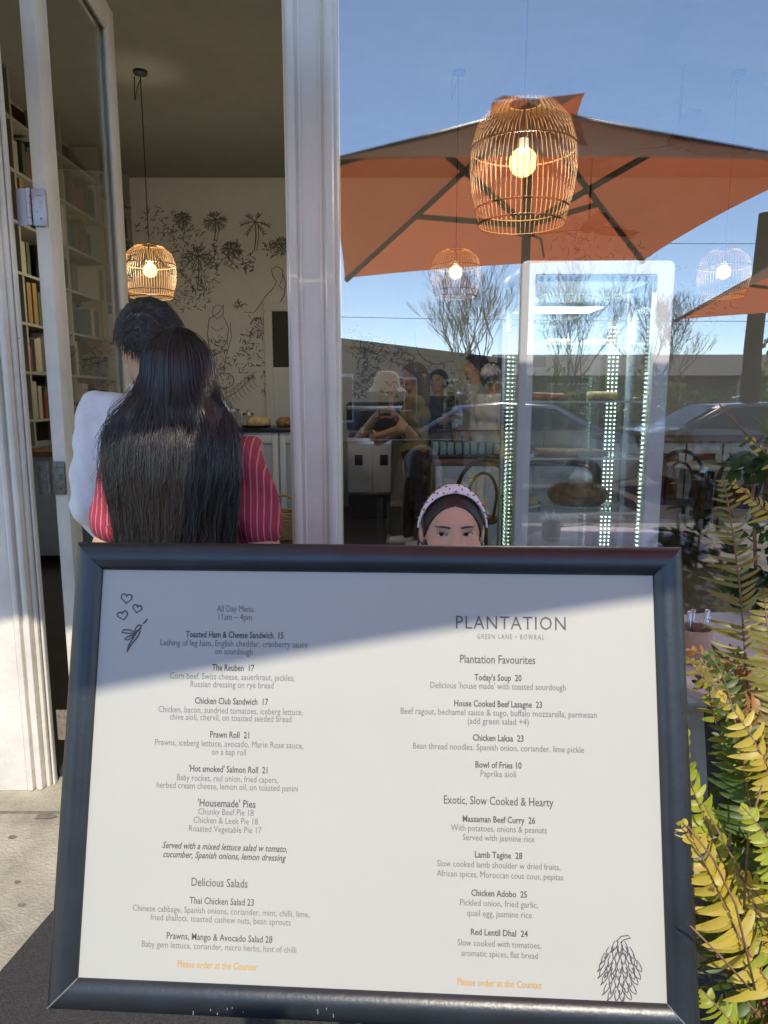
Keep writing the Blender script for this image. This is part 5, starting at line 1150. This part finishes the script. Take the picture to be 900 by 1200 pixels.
# ------------------------------------------------------------------ what the window mirrors: lane, cars, trees, buildings
def car(label, x, y, rz, paint):
    t = thing('parked_car', label, 'car', (x, y, -.12), rz)
    side = [(-2.15, .32), (-2.18, .62), (-2.05, .86), (-1.25, .98), (-.55, 1.40), (.15, 1.46), (.95, 1.42), (1.62, 1.06), (2.10, .98), (2.18, .70), (2.15, .34), (1.75, .24), (-1.75, .24)]
    mb = MB(); V = []; n = len(side); secs = ((-.86, .90), (-.80, 1), (0, 1.0), (.80, 1), (.86, .90))
    for yy, k in secs:
        for a, b in side:
            tum = 1 - max(0, b - .95) * .38; V.append((a * (k if b < .95 else k * .985), yy * tum, .24 + (b - .24) * (1 if abs(yy) < .85 else .985)))
    Fc = [list(range(n))[::-1], [4 * n + i for i in range(n)]] + [[s * n + i, s * n + (i + 1) % n, (s + 1) * n + (i + 1) % n, (s + 1) * n + i] for s in range(4) for i in range(n)]
    mb.add(V, Fc); body = mb.build('body', M[paint], t, 32)
    for sy in (-1, 1):
        mb = MB(); Pp = [(-1.08, 1.00), (-.50, 1.345), (.14, 1.405), (.92, 1.365), (1.44, 1.06)]; y0 = [sy * .866 * (1 - max(0, b - .95) * .38) for a, b in Pp]
        mb.add([(a, y_, b) for (a, b), y_ in zip(Pp, y0)] + [(a, y_ - sy * .01, b) for (a, b), y_ in zip(Pp, y0)], [[0, 1, 2, 3, 4], [9, 8, 7, 6, 5]] + [[i, (i + 1) % 5, 5 + (i + 1) % 5, 5 + i] for i in range(5)]); mb.build('side_window', M['pane_dark'], t, 0)
    for a0, a1 in (((-1.23, 1.0), (-.60, 1.385)), ((1.58, 1.085), (1.02, 1.405))):
        mb = MB(); sg = -1 if a0[0] < 0 else 1; mb.add([(a0[0] + sg * .012, -.68, a0[1] + .012), (a0[0] + sg * .012, .68, a0[1] + .012), (a1[0] + sg * .012, .58, a1[1] + .01), (a1[0] + sg * .012, -.58, a1[1] + .01)], [[0, 1, 2, 3]]); mb.build('windscreen', M['pane_dark'], t, 0)
    for wx in (-1.35, 1.32):
        for sy in (-1, 1):
            mb = MB(); V = []; pr = [(.20, -.10), (.30, -.10), (.325, -.06), (.325, .06), (.30, .10), (.20, .10)]; mb.lathe(pr, (0, 0, 0), 24); mb.v = [np.stack([v[:, 0], v[:, 2], v[:, 1]], 1) + np.array((wx, sy * .80, .325)) for v in mb.v]; wh = mb.build('wheel', M['tyre'], t, 50)
            mb = MB(); mb.lathe([(0, .09), (.06, .09), (.19, .075), (.20, .06), (.20, -.06), (0, -.06)], (0, 0, 0), 20); mb.v = [np.stack([v[:, 0], v[:, 2] * sy, v[:, 1]], 1) + np.array((wx, sy * .80, .325)) for v in mb.v]; mb.build('rim', M['steel'], wh, 50)
    for sy in (-1, 1):
        mb = MB(); mb.sphere((-2.08, sy * .62, .70), (.10, .17, .08), 12); mb.build('headlight', M['lamp_lens'], t, 180); mb = MB(); mb.sphere((2.10, sy * .66, .80), (.06, .15, .08), 12); mb.build('tail_light', M['red_lens'], t, 180)
    return t
car('silver parked car mirrored in the window behind the cake fridge', 1.7, -6.6, R(4), 'car_silver')
car('dark parked car mirrored at the right of the window', 6.3, -6.9, R(183), 'car_dark')
def building(name, label, x0, y0, x1, y1, h, wall, flat=True, depth=8):
    dx, dy = x1 - x0, y1 - y0; L = math.hypot(dx, dy); t = thing(name, label, 'building', (x0, y0, -.13), math.atan2(dy, dx)); mb = MB(); mb.box(0, L, -depth, 0, 0, h); mb.build('wall', wall, t, 0)
    mb = MB()
    if flat: mb.box(-.1, L + .1, -depth - .1, .12, h + .002, h + .18, .02)
    else: mb.prism([(.5, h + .002), (.5, h + .06), (-depth / 2, h + 1.1), (-depth - .5, h + .06), (-depth - .5, h + .002)], 'x', -.5, L + .5)
    mb.build('roof', M['roof_tile'] if not flat else M['render_grey'], t, 0); k = int(L // 3)
    for i in range(k):
        x = (i + .5) * L / k; mb = MB(); mb.box(x - .7, x + .7, .002, .05, .95, 2.1, .01); f_ = mb.build('window', M['white_paint'], t, 0); mb = MB(); mb.box(x - .62, x - .03, .052, .06, 1.02, 2.03); mb.box(x + .03, x + .62, .052, .06, 1.02, 2.03); mb.build('pane', M['pane_dark'], f_, 0)
    return t
b1 = building('shop_building', 'grey rendered flat roofed shop across the lane, mirrored at the left of the window', -3.6, -7.8, 4.6, -21, 2.72, M['render_grey'])
mb = MB(); mb.box(5.2, 5.75, -2.6, -2.1, 2.9, 3.75, .02); mb.build('chimney', M['render_grey'], b1, 0)
building('house', 'low house with pale tiled roof across the lane, mirrored at the right of the window', 5.2, -22, 26, -22, 2.3, M['render_grey'], False, 9)
def bare_tree(label, x, y, H, seed):
    t = thing('bare_tree', label, 'tree', (x, y, -.15), 0, 'leafless trees across the lane'); r = random.Random(seed); tr, br = MB(), MB()
    def grow(p, d, L, rad, lvl):
        pts = [p.copy()]; q = p.copy(); n = 4
        for i in range(n): d = (d + Vector((r.gauss(0, .10), r.gauss(0, .10), .07))).normalized(); q = q + d * (L / n); pts.append(q.copy())
        (tr if lvl == 0 else br).tube(pts, [rad * (1 - .5 * i / n) for i in range(n + 1)], 6 if lvl < 2 else 3, cap=False)
        if lvl >= 6: return
        for k in range(4 if lvl < 2 else 3):
            b = pts[r.randint(2, 4)] if k else pts[-1]; ax = Vector((r.gauss(0, 1), r.gauss(0, 1), .2)).normalized(); nd = (d + ax * r.uniform(.35, .75)).normalized(); grow(b, nd, L * r.uniform(.62, .84), max(.005, rad * .55), lvl + 1)
    grow(Vector((0, 0, 0)), Vector((0, 0, 1)), H * .27, H * .012, 0)
    tr.build('trunk', M['bark'], t, 180, False); br.build('branches', M['bark'], t, 180, False)
bare_tree('leafless tree mirrored just left of the cake fridge, above the grey shop', 2.3, -15.5, 6.4, 3)
bare_tree('leafless tree mirrored inside the glass of the cake fridge', 5.2, -17, 6.4, 8)
bare_tree('leafless tree mirrored at the right edge of the cake fridge', 7.6, -15, 5.6, 12)
up_ = thing('utility_pole', 'weathered timber pole with cross wires mirrored at the far right', 'utility pole', (7.25, -9.3, -.13)); mb = MB(); mb.tube([(0, 0, 0), (-.03, 0, 2.5), (.04, 0, 5.0)], [.19, .165, .15], 12); mb.build('shaft', M['pole_wood'], up_, 60)
mb = MB(); mb.tube([(.13, 0, 4.5), (.9, 0, 6.2)], .06, 8); mb.build('brace', M['pole_wood'], up_, 180)
for z, n in ((4.45, 0), (3.05, 1)): mb = MB(); mb.tube([(-14 + 28 * i / 20, -.4 * n, z + .25 * ((i - 10) / 10) ** 2) for i in range(21)], .006, 5); mb.build('wire', M['cord'], up_, 180)
hd = thing('hedge', 'dense green hedge mirrored below the house roof at the right', 'hedge', (9.4, -11.5, -.12)); mb = MB(); rr = random.Random(6)
for i in range(16): leaf_cloud(mb, (-3.6 + i * .5, rr.uniform(-.2, .2), rr.uniform(.8, 1.2)), (.55, .5, rr.uniform(.8, 1.1)), 130, .16, rr)
mb.build('foliage', M['hedge'], hd, 0, False)
mb = MB()
for i in range(8): mb.tube([(-3.4 + i, 0, 0), (-3.4 + i + .1, .05, 1.2)], [.05, .02], 6)
mb.build('stem', M['bark'], hd, 180)
h2 = dup(hd, (4.4, -13.2, -.12), R(4), 'dense green hedge mirrored behind the glass of the cake fridge'); h2.scale = (.75, 1, 1.2)
h3 = dup(hd, (14.0, -14.0, -.12), R(-5), 'taller dense green hedge mirrored at the far right beyond the timber pole'); h3.scale = (1.2, 1, 1.5)
pa = thing('palm_plant', 'spiky palm with arching blades mirrored right of the cake fridge', 'palm', (5.15, -4.6, -.13)); mb = MB(); mb.tube([(0, 0, 0), (.02, 0, .5), (0, 0, 1.0)], [.11, .09, .08], 10); mb.build('trunk', M['bark'], pa, 180); mb = MB(); rr = random.Random(2)
for k in range(34):
    a = k * 2.4; e = rr.uniform(.2, 1.35); L = rr.uniform(.6, .95); d = Vector((math.cos(a) * math.cos(e), math.sin(a) * math.cos(e), math.sin(e))); s = d.cross(Vector((0, 0, 1))).normalized(); V = []
    for i in range(6): u = i / 5; p = Vector((0, 0, 1.0)) + d * L * u - Vector((0, 0, .5 * L * u * u)); ww = s * .028 * (1 - u * .95); V += [(p + ww)[:], (p - ww)[:]]
    mb.add(V, [[2 * i, 2 * i + 1, 2 * i + 3, 2 * i + 2] for i in range(5)])
mb.build('fronds', M['hedge'], pa, 0, False)
